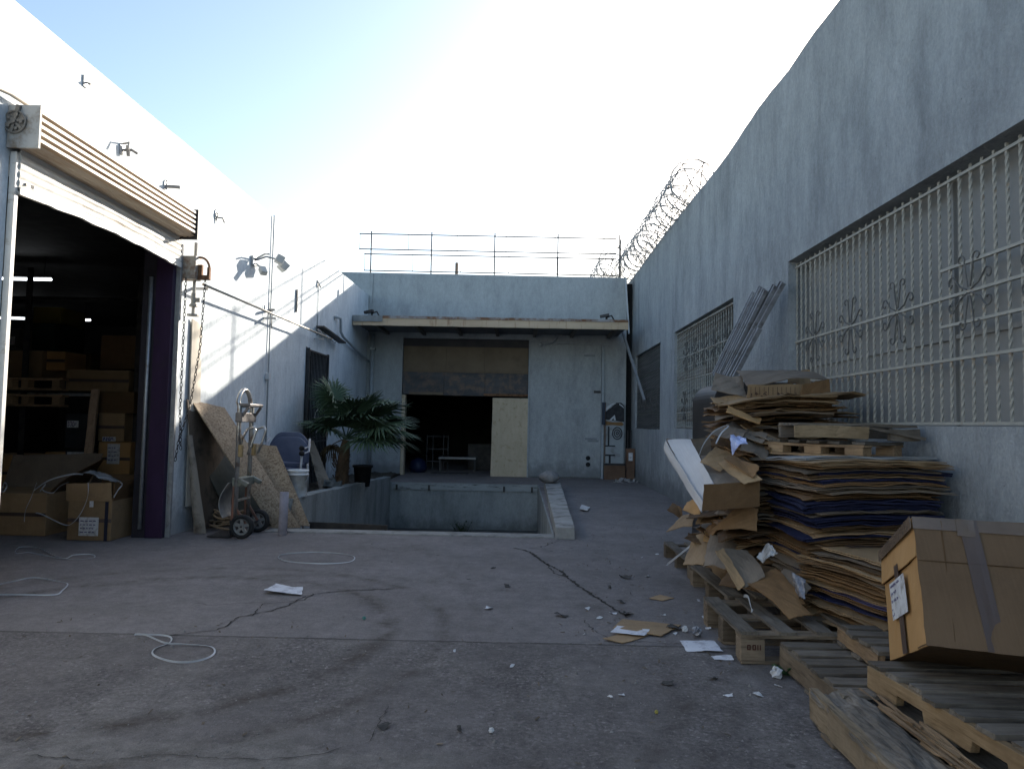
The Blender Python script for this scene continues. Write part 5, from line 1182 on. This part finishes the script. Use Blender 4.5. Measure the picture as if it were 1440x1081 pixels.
MB().box(2.70, 2.86, 17.79, 17.799, .06, .42).build('door_panel', BRN, RBX)
m = MB()
for x in (2.72, 2.8): m.tube([(x, 17.95, .8), (x, 17.95, 1.25)], .015, 6)
m.build('pipe', DARKSTEEL, RBX)
a, b = Wy(884, 465, 17.7), Wy(907, 560, 15.5)
one(MB().beam((2.55, 17.9, 3.75), (2.84, 16.3, 1.95), .06, .05, (1, 0, 0)), 'leaning_pole', M('grey_pole', (.2, .21, .22), (.28, .29, .3), 8, .6, .2), 'long grey pole slanting down across the farthest barred window', 'pole')
one(MB().beam((2.66, 18.2, 5.15), (2.73, 18.0, 3.7), .07, .03, (1, 0, 0)), 'hanging_strip', M('bent_flashing', (.4, .43, .46), (.5, .52, .54), 5, .6), 'bent pale flashing strip hanging down the gap between the buildings', 'flashing')
m = MB(); m.box(2.725, 2.895, 18.6, 18.7, 0, 5.1); one(m, 'gap_dark_fill', BLACKM, 'black panel standing in for the dark of the narrow gap between the two buildings', 'dark panel')  # added black panel: the gap's unlit depth painted as a surface
m = MB(); R = random.Random(5)
for k in range(26):
    x = R.uniform(2.3, 2.88); y = R.uniform(17.0, 17.9); m.beam((x, y, .015), (x+R.uniform(-.12, .12), y+R.uniform(-.2, .2), .02+R.uniform(0, .05)), R.uniform(.02, .1), R.uniform(.004, .02), n=2, jit=.01, rng=R)
o = one(m, 'corner_rubbish', M('pale_rubbish', (.32, .31, .3), (.45, .44, .43), 14, .8, .2), 'low heap of pale rubbish on the ground in the far right corner', 'rubbish'); o['kind'] = 'stuff'

# ---------------------------------------------------------------- warehouse interior
def carton(label, px0, px1, py0, py1, y, depth, mat, tape=True, sheet=False, group='cartons stacked in the warehouse'):
    a = Wy(px0, py1, y); b = Wy(px1, py0, y); x0, x1, z0, z1 = a.x, b.x, max(a.z, .003), b.z
    t = thing('cardboard_box', label, 'box', ((x0+x1)/2, y, z0), group)
    MB().box(x0, x1, y, y+depth, z0, z1).build('body', mat, t, bevel=.008)
    if tape: MB().box(x0+.001, x1-.001, y-.004, y-.001, (z0+z1)/2-.02, (z0+z1)/2+.02).build('tape_strip', TAPE, t)
    if sheet:
        u0, u1, v0, v1 = sheet
        s = MB().box(x0+(x1-x0)*u0, x0+(x1-x0)*u1, y-.009, y-.005, z0+(z1-z0)*v0, z0+(z1-z0)*v1).build('label_sheet', WHITEP, t)
        m = MB(); R = random.Random(int(px0))
        for r in range(4):
            zz = z0+(z1-z0)*(v0+(v1-v0)*(.2+.2*r)); xx = x0+(x1-x0)*(u0+.03)
            while xx < x0+(x1-x0)*u1-.05:
                l = R.uniform(.015, .04); m.box(xx, xx+l, y-.0105, y-.0095, zz-.005, zz+.005); xx += l+.012
        m.build('print', INK, s)
    return t
CI = CARD[1]; CO = CORANGE
carton('open carton with a white label sheet and strapping at the warehouse doorway', 93, 158, 704, 760, 7.78, .62, CI, True, (.28, .72, .12, .58))
o = bpy.data.objects[[k.name for k in bpy.data.objects if k.get('label', '').startswith('open carton with a white')][0]]
a, b = Wy(93, 704, 7.78), Wy(158, 704, 7.78)
quad_sheet([V((a.x, 7.775, a.z)), V((b.x, 7.775, b.z)), V((b.x-.01, 7.76, b.z+.2)), V((a.x+.02, 7.75, a.z+.19))], .006, (6, 5), .008, 5).build('flap', CI, o)
quad_sheet([V((b.x+.003, 7.79, b.z)), V((b.x+.003, 8.38, b.z)), V((b.x+.05, 8.4, b.z+.22)), V((b.x+.03, 7.77, b.z+.2))], .006, (6, 5), .01, 6).build('flap', CARD[2], o)
quad_sheet([V((a.x, 8.4, a.z)), V((b.x, 8.4, b.z)), V((b.x, 8.46, b.z+.24)), V((a.x, 8.46, a.z+.24))], .006, (6, 5), .01, 7).build('flap', CARD[2], o)
MB().box(b.x-.07, b.x-.035, 7.768, 7.773, .0035, a.z+.0).build('stripe', M('dark_print', (.02, .02, .035), (.03, .03, .05), 5), o)
MB().box(a.x+.33*(b.x-a.x)+.1, a.x+.33*(b.x-a.x)+.14, 7.766, 7.772, a.z-.06, a.z+.02).build('small_label', WHITEP, o)
one(quad_sheet([V((a.x+.12, 7.85, a.z+.2)), V((b.x-.08, 7.83, a.z+.2)), V((b.x-.1, 8.2, a.z+.24)), V((a.x+.1, 8.2, a.z+.25))], .004, (14, 10), .07, 8), 'plastic_wrap', PLC, 'clear plastic stuffing out of the open labelled carton', 'plastic wrap')
carton('wide open carton with raised back flap at the left edge of the doorway', -60, 66, 694, 752, 8.0, .7, CI, True)
o = [k for k in bpy.data.objects if k.get('label', '').startswith('wide open carton')][0]
a, b = Wy(-60, 694, 8.0), Wy(66, 694, 8.0)
quad_sheet([V((a.x, 8.7, a.z)), V((b.x+.03, 8.7, b.z)), V((b.x+.12, 8.85, b.z+.42)), V((a.x, 8.85, a.z+.40))], .006, (8, 6), .01, 9).build('flap', CARD[3], o)
quad_sheet([V((b.x, 8.0, b.z)), V((b.x, 8.7, b.z)), V((b.x+.20, 8.75, b.z+.38)), V((b.x+.10, 8.1, b.z+.12))], .006, (6, 5), .012, 10).build('flap', CARD[2], o)
lbls = [
 ('orange-taped carton with a label low in the stack by the door post', 136, 184, 622, 668, 9.5, .6, CO, True, (.3, .68, .35, .95)),
 ('brown carton in the middle of the stack by the door post', 137, 176, 581, 620, 9.5, .6, CI, True, (.2, .7, .0, .16)),
 ('long carton across the top of the stack by the door post', 132, 189, 551, 580, 9.5, .6, CARD[2], False, None),
 ('dark-wrapped bale with two white labels left of the timber', 90, 124, 632, 668, 9.6, .6, M('dark_wrap', (.03, .03, .03), (.05, .05, .05), 6, .4), False, (.1, .9, .3, .9)),
 ('dark-wrapped bale with a small label in the upper left stack', 90, 124, 582, 630, 9.6, .6, M('black_wrap', (.025, .025, .028), (.045, .045, .05), 6, .4), False, (.1, .6, .6, .8)),
 ('carton with torn shiny tape on the rack shelf', 92, 182, 521, 549, 9.8, .7, CI, True, None),
 ('square brown carton on top of the rack by the post', 140, 192, 472, 519, 10.2, .7, CARD[2], False, None),
 ('large brown carton at the left on the upper rack', -20, 60, 493, 529, 10.2, .8, CI, False, None),
 ('faded carton between the upper boxes on the rack', 72, 128, 497, 520, 10.8, .7, CARD[2], False, None),
 ('brown carton second from the left edge on the upper rack', 62, 92, 494, 520, 10.3, .7, CORANGE, True, None),
 ('wide reddish carton at the left behind the wide open carton', -30, 40, 640, 690, 9.6, .6, CORANGE, True, None),
 ('low reddish carton half hidden behind the labelled open carton', 60, 92, 636, 690, 9.7, .6, CORANGE, True, None),
 ('yellow carton high at the back of the warehouse', 46, 86, 432, 455, 12.0, .7, M('yellow_carton', (.35, .27, .05), (.42, .33, .08), 3), False, None),
 ('dark green bin beneath the yellow carton', 44, 78, 455, 492, 11.5, .8, M('dark_bin', (.03, .045, .04), (.045, .06, .05), 3), False, None),
 ('grey carton with a pale label at the far left shelf', -30, 28, 462, 490, 12.0, .8, M('grey_carton', (.14, .13, .12), (.18, .17, .16), 3), False, (.6, .9, .2, .6))]
for q in lbls: carton(q[0], q[1], q[2], q[3], q[4], q[5], q[6], q[7], q[8], q[9] if q[9] else False)
RK = thing('storage_rack', 'steel storage rack holding cartons inside the warehouse', 'rack', (-7.2, 9.9, 0))
a, b = Wy(-40, 551, 9.75), Wy(194, 553, 9.75)
MB().box(a.x, b.x, 9.72, 9.78, a.z-.03, a.z+.01).build('beam', GALV, RK)
MB().box(a.x, b.x, 9.79, 10.6, a.z-.03, a.z).build('shelf', PLYD, RK)
for z in (3.0,): MB().box(a.x, b.x, 9.72, 9.78, z-.04, z).build('beam', DARKSTEEL, RK)
for x in (a.x, (a.x+b.x)/2-.4, b.x): MB().box(x-.04, x+.04, 9.7, 9.719, 0, 3.4).build('post', DARKSTEEL, RK)
for k, (py0, lb) in enumerate(((533, 'brown wooden pallet load on the rack, upper one at the left edge'), (556, 'brown wooden pallet load on the rack, lower one at the left edge'))):
    a = Wy(-20, py0+14, 9.55); b = Wy(88, py0, 9.55); t = thing('wooden_pallet', lb, 'pallet', ((a.x+b.x)/2, 9.6, a.z))
    for z in (a.z, b.z-.02): MB().box(a.x, b.x, 9.55, 9.69, z, z+.03).build('deck_board', WB, t)
    for x in (a.x+.3, (a.x+b.x)/2, b.x-.1): MB().box(x-.05, x+.05, 9.56, 9.68, a.z+.031, b.z-.021).build('block', WB, t)
m = MB(); R = random.Random(23)
a, b = Wy(64, 530, 9.5), Wy(92, 522, 9.5)
a = Wy(119, 668, 9.0); b = Wy(128, 548, 9.2)
one(board((a.x, 9.0, .35), (b.x, 9.3, b.z), .1, .04, 77, 8, up=(0, 1, 0)), 'leaning_timber', WV, 'pinkish timber leaning on the carton stack inside the warehouse', 'timber')
one(MB().beam((a.x-.3, 9.05, .0), (a.x+.5, 9.1, .34), .3, .1, n=3, jit=.01), 'scrap_timber', PLYD, 'dark scrap timber behind the open carton in the doorway', 'timber')
EM = bpy.data.materials.new('lit_tube'); EM.use_nodes = True; nt_ = EM.node_tree; nt_.nodes.clear(); eo = nt_.nodes.new('ShaderNodeOutputMaterial'); ee = nt_.nodes.new('ShaderNodeEmission'); ee.inputs[0].default_value = (.9, .95, 1, 1); ee.inputs[1].default_value = 2.2; nt_.links.new(ee.outputs[0], eo.inputs[0])
for (p, q, y, lb) in (((-40, 391), (72, 393), 13., 'upper of the two lit fluorescent tubes in the dark warehouse'), ((-40, 446), (43, 448), 18., 'lower and farther lit fluorescent tube in the dark warehouse'), ((118, 450), (127, 450), 18.2, 'small lit lamp seen end-on deep in the warehouse')):
    a, b = Wy(*p, y), Wy(*q, y); t = thing('tube_lamp', lb, 'lamp', tuple(a)); MB().tube([a, b], .026, 8).build('tube', EM, t); MB().beam(a+V((0, .03, .06)), b+V((0, .03, .06)), .1, .04).build('housing', DARKSTEEL, t)
    for f in (.1, .9):
        c = a.lerp(b, f); MB().tube([c+V((0, .03, .08)), V((c.x, c.y+.03, 4.3))], .006, 5).build('hanger', DARKSTEEL, t)

# ---------------------------------------------------------------- ground litter
STRAP = M('white_strapping', (.36, .375, .40), (.5, .51, .53), 9, .4, .1, spec=.5)
def strap(label, pts, w=.010, closed=True, group='strapping loops on the yard floor', z0=.006, mat=STRAP):
    P = [V(p) for p in pts]; n = len(P); m = MB(); fine = []
    for i in range(n if closed else n-1):
        p0, p1, p2, p3 = P[(i-1) % n] if (closed or i > 0) else P[0], P[i], P[(i+1) % n], P[(i+2) % n] if (closed or i+2 < n) else P[-1]
        for k in range(8):
            t = k/8; fine.append(.5*((2*p1)+(p2-p0)*t+(2*p0-5*p1+4*p2-p3)*t*t+(3*p1-p0-3*p2+p3)*t**3))
    N = len(fine); vs = []
    for i, p in enumerate(fine):
        a = fine[(i-1) % N]; b = fine[(i+1) % N]; d = (b-a).normalized(); s = d.cross(V((0, 0, 1))).normalized(); tw = .9+.7*math.sin(i*.13)
        wv = (s*math.cos(tw)+V((0, 0, 1))*math.sin(tw))*w/2; c = p+V((0, 0, w/2*abs(math.sin(tw))+.002)); nn = d.cross(wv).normalized()*.0012
        vs += [c-wv-nn, c+wv-nn, c+wv+nn, c-wv+nn]
    fs = []
    for i in range(N if closed else N-1):
        j = (i+1) % N
        for k in range(4): k2 = (k+1) % 4; fs.append((4*i+k, 4*i+k2, 4*j+k2, 4*j+k))
    m.add(vs, fs); return one(m, 'strapping_band', mat, label, 'strapping', group)
def GZ(l, zs=None): return [Wz(px, py, .004+(zs[k] if zs else 0)) for k, (px, py) in enumerate(l)]
strap('figure-eight white strapping loop on the near left concrete', GZ([(190, 893), (205, 894), (232, 905), (262, 907), (295, 909), (302, 917), (292, 926), (268, 932), (240, 931), (216, 922), (218, 912), (238, 904), (240, 897), (225, 894)]))
strap('wide oval strapping loop in front of the cardboard tube', GZ([(391, 783), (405, 779), (440, 777), (480, 779), (498, 783), (492, 790), (460, 793), (425, 792), (400, 789)]))
strap('twisted strapping loop before the open cartons', GZ([(22, 778), (28, 770), (52, 771), (80, 783), (104, 787), (132, 784), (128, 780), (104, 781), (90, 786), (60, 781), (40, 777)]))
strap('kinked strapping loop at the left edge of the yard', GZ([(-30, 830), (20, 818), (48, 813), (80, 818), (95, 821), (88, 830), (76, 837), (30, 837), (-20, 836)]))
for k, (lb, pts) in enumerate((('white strapping tail hanging over the wide carton', [(34, 734, 7.95), (36, 718, 7.93), (44, 700, 7.95), (52, 678, 8.1)]),
    ('white strapping arching between the two open cartons', [(48, 690, 7.95), (70, 676, 7.9), (100, 668, 7.9), (118, 668, 8.0)]),
    ('crossed white strapping ends at the left of the wide carton', [(2, 690, 7.95), (6, 680, 7.95), (10, 684, 7.95), (4, 692, 7.9), (-8, 684, 8.0)]),
    ('curly strapping between the cartons', [(56, 692, 7.95), (64, 682, 7.9), (60, 690, 7.85), (74, 694, 7.85), (84, 684, 7.9), (97, 678, 7.95)]),
    ('thin strapping draped down the labelled carton', [(124, 680, 7.74), (123, 700, 7.72), (114, 722, 7.72), (102, 736, 7.72), (90, 738, 7.78), (60, 724, 7.9), (50, 722, 7.97)]),
    ('strapping end over the right corner of the labelled carton', [(160, 700, 7.76), (166, 690, 7.74), (172, 682, 7.8), (166, 678, 7.9)]))):
    strap(lb, [Wy(*p) for p in pts], .016, False, 'strapping on the cartons')
strap('white strapping loop sticking out above the open white-lined carton', [Wy(*p) for p in ((983, 642, 5.5), (990, 625, 5.5), (1004, 608, 5.55), (1020, 600, 5.6), (1024, 600, 5.6), (1014, 610, 5.55), (1006, 626, 5.5))], .012, False, 'strapping in the cardboard heap')
strap('white strapping end poking from the block pallet boards', [Wy(*p) for p in ((1047, 840, 4.75), (1052, 842, 4.7), (1055, 852, 4.66), (1058, 862, 4.62))], .022, False, 'strapping in the cardboard heap')
strap('grey strapping end slanting off the farthest pallet', [Wy(*p) for p in ((938, 795, 6.5), (955, 782, 6.3), (975, 766, 6.1))], .02, False, 'strapping in the cardboard heap')
SC = CARD[1]
def flatpiece(label, px, mat, name, cat, seed, t=.002, wob=.004, lift=.003, group=None, n=(8, 6), print_=False):
    P = [Wz(x, y, lift+.004) for x, y in px]; m = quad_sheet(P, t, n, wob, seed, .004, 0, (0, 0, 1))
    lo = min(v.z for v in m.v); m.v = [v+V((0, 0, .002-lo)) for v in m.v]
    o = one(m, name, mat, label, cat, group)
    return o
PRT = M('printed_paper', (.60, .61, .64), (.68, .68, .72), 6, .8, .2, 30, dirt=(.42, .42, .46), dsc=14, dlo=.5, dhi=.6)
flatpiece('crumpled printed paper sheet lying on the concrete crack at the left', [(371, 834), (424, 837), (426, 826), (388, 822)], PRT, 'paper_sheet', 'paper', 1, wob=.012, n=(12, 10))
flatpiece('tan cardboard piece with torn right edge under a printed sheet', [(862, 885), (930, 895), (958, 878), (875, 872)], SC, 'cardboard_sheet', 'cardboard piece', 2, .005, .006, n=(12, 8))
flatpiece('narrow tan cardboard strip in front of the torn piece', [(848, 899), (876, 904), (912, 893), (870, 892)], SC, 'cardboard_sheet', 'cardboard piece', 3, .004, .004)
o = flatpiece('violet-tinted printed sheet on top of the tan cardboard piece', [(858, 892), (906, 896), (914, 887), (868, 882)], PRT, 'paper_sheet', 'paper', 4, .001, .003); o.location.z += .014
flatpiece('dirty white paper sheet beside the red-marked pallet', [(966, 915), (1016, 916), (1004, 900), (956, 902)], PRT, 'paper_sheet', 'paper', 5, .002, .006, n=(10, 8))
flatpiece('long torn paper strip in front of the red-marked pallet', [(1004, 926), (1032, 927), (1028, 921), (1000, 921)], PRT, 'paper_sheet', 'paper', 6, .001, .004)
flatpiece('small tan cardboard diamond on the concrete by the far pallets', [(912, 841), (932, 844), (948, 840), (928, 836)], SC, 'cardboard_sheet', 'cardboard piece', 7, .003, .002)
flatpiece('flattened white cup on the ramp beyond the kerb', [(815, 718), (826, 719), (830, 714), (818, 712)], WHITEP, 'paper_scrap', 'scrap', 8, .02, .012)
def scrap(px, py, s, k, lb, mat=WHITEP, grp=None):
    p = Wz(px, py, 0); R = random.Random(k); a = R.uniform(0, 3); u = V((math.cos(a), math.sin(a), 0))*s; v = V((-math.sin(a), math.cos(a), 0))*s*R.uniform(.3, .8)
    m = quad_sheet([p, p+u, p+u+v, p+v], .0015, (6, 5), s*.12, k, s*.08, 0, (0, 0, 1)); lo = min(q.z for q in m.v); m.v = [q+V((0, 0, .002-lo)) for q in m.v]
    return one(m, 'paper_scrap', mat, lb, 'scrap', grp)
for k, (px, py, s) in enumerate(((690, 858, .09), (720, 939, .05), (862, 983, .05), (871, 979, .04), (828, 858, .07), (842, 871, .06), (868, 863, .07), (822, 893, .03), (904, 785, .05), (922, 780, .05), (640, 917, .04), (910, 812, .07), (1030, 979, .06), (1074, 980, .06), (1100, 966, .05), (990, 870, .06), (1000, 884, .05), (930, 866, .05), (960, 790, .05), (900, 770, .04), (950, 893, .05), (985, 846, .05))):
    scrap(px, py, s*.75, 40+k, 'small pale paper scrap lying on the yard floor', WHITEP if k % 3 else PRT, 'small pale paper scraps')
for k, (px, py, s) in enumerate(((890, 814, .13), (860, 828, .08), (718, 826, .07), (800, 866, .09), (886, 867, .10), (948, 962, .06), (1000, 957, .05), (650, 1030, .05), (540, 1028, .06), (690, 800, .05), (960, 885, .09), (880, 848, .06))):
    scrap(px, py, s, 140+k, 'small dark scrap of debris lying on the yard floor', M('dark_scrap', (.03, .028, .026), (.06, .055, .05), 9, .7) if k == 0 else bpy.data.materials['dark_scrap'], 'small dark debris scraps')
def crumple(px, py, r, seed, mat, label, name='crumpled_paper', cat='paper'):
    p = Wz(px, py, 0); m = MB(); R = random.Random(seed); nu, nv = 14, 9; vs = [(p.x, p.y, p.z+.001)]
    for i in range(1, nv):
        ph = math.pi*(1-i/nv)
        for k in range(nu):
            th = 2*math.pi*k/nu; rr = r*(1+.25*noise1(th*2+ph*3, seed)+R.uniform(-.14, .14)); vs.append((p.x+rr*math.sin(ph)*math.cos(th), p.y+rr*math.sin(ph)*math.sin(th), max(.001, r*.95+rr*math.cos(ph))))
    vs.append((p.x, p.y, p.z+r*2)); fs = []
    for k in range(nu): fs.append((0, 1+(k+1) % nu, 1+k))
    for i in range(nv-2):
        for k in range(nu): k2 = (k+1) % nu; a = 1+i*nu; fs.append((a+k, a+k2, a+nu+k2, a+nu+k))
    t = 1+(nv-2)*nu
    for k in range(nu): fs.append((t+k, t+(k+1) % nu, len(vs)-1))
    m.add(vs, fs); return one(m, name, mat, label, cat)
crumple(1092, 953, .03, 3, WHITEP, 'balled white paper on the concrete left of the cross-boarded pallet')
crumple(963, 888, .02, 4, WHITEP, 'balled white paper at the torn end of the tan cardboard')
crumple(980, 894, .032, 6, bpy.data.materials['grey_plastic_film'], 'crumpled grey plastic bag by the tan cardboard', 'plastic_bag', 'plastic bag')
crumple(512, 871, .012, 5, M('teal_plastic', (.08, .22, .2), None, 5, .5, 0), 'small teal bottle cap on the concrete', 'bottle_cap', 'bottle cap')
crumple(691, 1030, .012, 7, WHITEP, 'tiny balled white paper near the bottom centre of the yard')
crumple(923, 1003, .009, 8, M('yellow_plastic', (.35, .3, .08), None, 5, .5, 0), 'small yellow pebble-like cap near the foreground pallets', 'bottle_cap', 'bottle cap')
m = MB(); R = random.Random(2); p = Wz(1108, 948, 0)
for k in range(16):
    a = R.uniform(0, 6.3); m.beam(p+V((0, 0, .003)), p+V((.08*math.cos(a), .08*math.sin(a), R.uniform(.01, .06))), .022, .002, n=3, jit=.006, rng=R)
one(m, 'weed', M('green_weed', (.04, .09, .03), (.06, .12, .05), 8, .7, 0), 'small green weed at the edge of the cross-boarded pallet', 'weed')
# grit and chips
m = MB(); R = random.Random(91)
for k in range(2600):
    if R.random() < .62: x, y = R.uniform(-4, 1.5), R.uniform(1.8, 4.6)
    elif R.random() < .5: x, y = R.gauss(1.1, .35), R.uniform(3.5, 11)
    else: x, y = R.uniform(-3.6, 2.6), R.uniform(4.5, 14)
    if PX0-.2 < x < PX1+.5 and y > 8.4: continue
    if x > 1.3 and y < 7.7: x = R.uniform(.4, 1.28)
    s = R.uniform(.002, .006)*(2.2 if R.random() < .06 else 1); a = R.uniform(0, 6.3); c, q = math.cos(a)*s, math.sin(a)*s
    z = .001; h = s*R.uniform(.5, 1.2)
    m.add([(x+c, y+q, z), (x-q, y+c, z), (x-c*.8, y-q, z), (x+q, y-c*.9, z), (x+c*.3, y, z+h)], [(0, 1, 4), (1, 2, 4), (2, 3, 4), (3, 0, 4)])
o = one(m, 'grit', M('grit_chips', (.10, .095, .09), (.34, .32, .3), 3.7, .85, 0), 'scattered grit and small stone chips on the yard floor', 'grit'); o['kind'] = 'stuff'
m = MB(); R = random.Random(92)
for k in range(420):
    x, y = R.choice(((R.uniform(-3.5, 1.3), R.uniform(2, 5)), (R.gauss(1.0, .35), R.uniform(4, 9)), (R.uniform(1.2, 2.6), R.uniform(8, 16))))
    if x > 1.28 and y < 7.7: continue
    a = R.uniform(0, 6.3); l = R.uniform(.006, .03); m.beam((x, y, .003), (x+l*math.cos(a), y+l*math.sin(a), .004+R.uniform(0, .008)), R.uniform(.003, .012), .0015)
o = one(m, 'leaf_litter', M('leaf_litter_brown', (.06, .045, .03), (.2, .16, .12), 2.3, .9, 0), 'fine brown leaf and splinter litter on the yard floor', 'litter'); o['kind'] = 'stuff'
# cracks
CRK = M('crack_dirt', (.025, .023, .02), (.045, .04, .035), 20, .95, .3)
m = MB(); R = random.Random(41)
def crack(l, w):
    P = GZ(l); F = []
    for a, b in zip(P, P[1:]):
        n = max(3, int((b-a).length/.03))
        for k in range(n): F.append(a.lerp(b, k/n)+V((R.uniform(-.012, .012), R.uniform(-.012, .012), 0)))
    F.append(P[-1]); vs = []
    for i, p in enumerate(F):
        d = (F[min(i+1, len(F)-1)]-F[max(i-1, 0)]).normalized(); s = V((-d.y, d.x, 0)); ww = w*R.uniform(.25, 1.3)*(.2 if i in (0, len(F)-1) else 1)
        p = V((p.x, p.y, .0042)); vs += [p-s*ww, p+s*ww*R.uniform(.4, 1)]
    m.add(vs, [(2*i, 2*i+2, 2*i+3, 2*i+1) for i in range(len(F)-1)])
crack([(722, 770), (745, 775), (768, 792), (790, 803), (806, 818), (824, 830), (850, 846), (872, 860), (884, 868)], .016)
crack([(768, 792), (780, 806), (800, 811)], .01); crack([(742, 771), (760, 769), (785, 760)], .006)
crack([(236, 893), (270, 889), (302, 886), (318, 880), (332, 868), (352, 864), (380, 858), (402, 852), (428, 838), (450, 833), (500, 829), (560, 827)], .007)
crack([(352, 866), (372, 848), (400, 846), (428, 843), (440, 834)], .006); crack([(275, 847), (300, 851), (330, 848), (380, 846)], .004)
crack([(40, 1060), (120, 1068), (190, 1064), (240, 1060), (300, 1064), (370, 1068), (440, 1062), (480, 1050)], .0025)
crack([(515, 1044), (532, 1018), (545, 990)], .002); crack([(480, 830), (540, 828), (580, 825)], .004)
crack([(520, 768), (560, 776), (600, 771)], .004); crack([(820, 870), (840, 890), (870, 900), (960, 905)], .004)
struct(m.build('ground_crack', CRK))
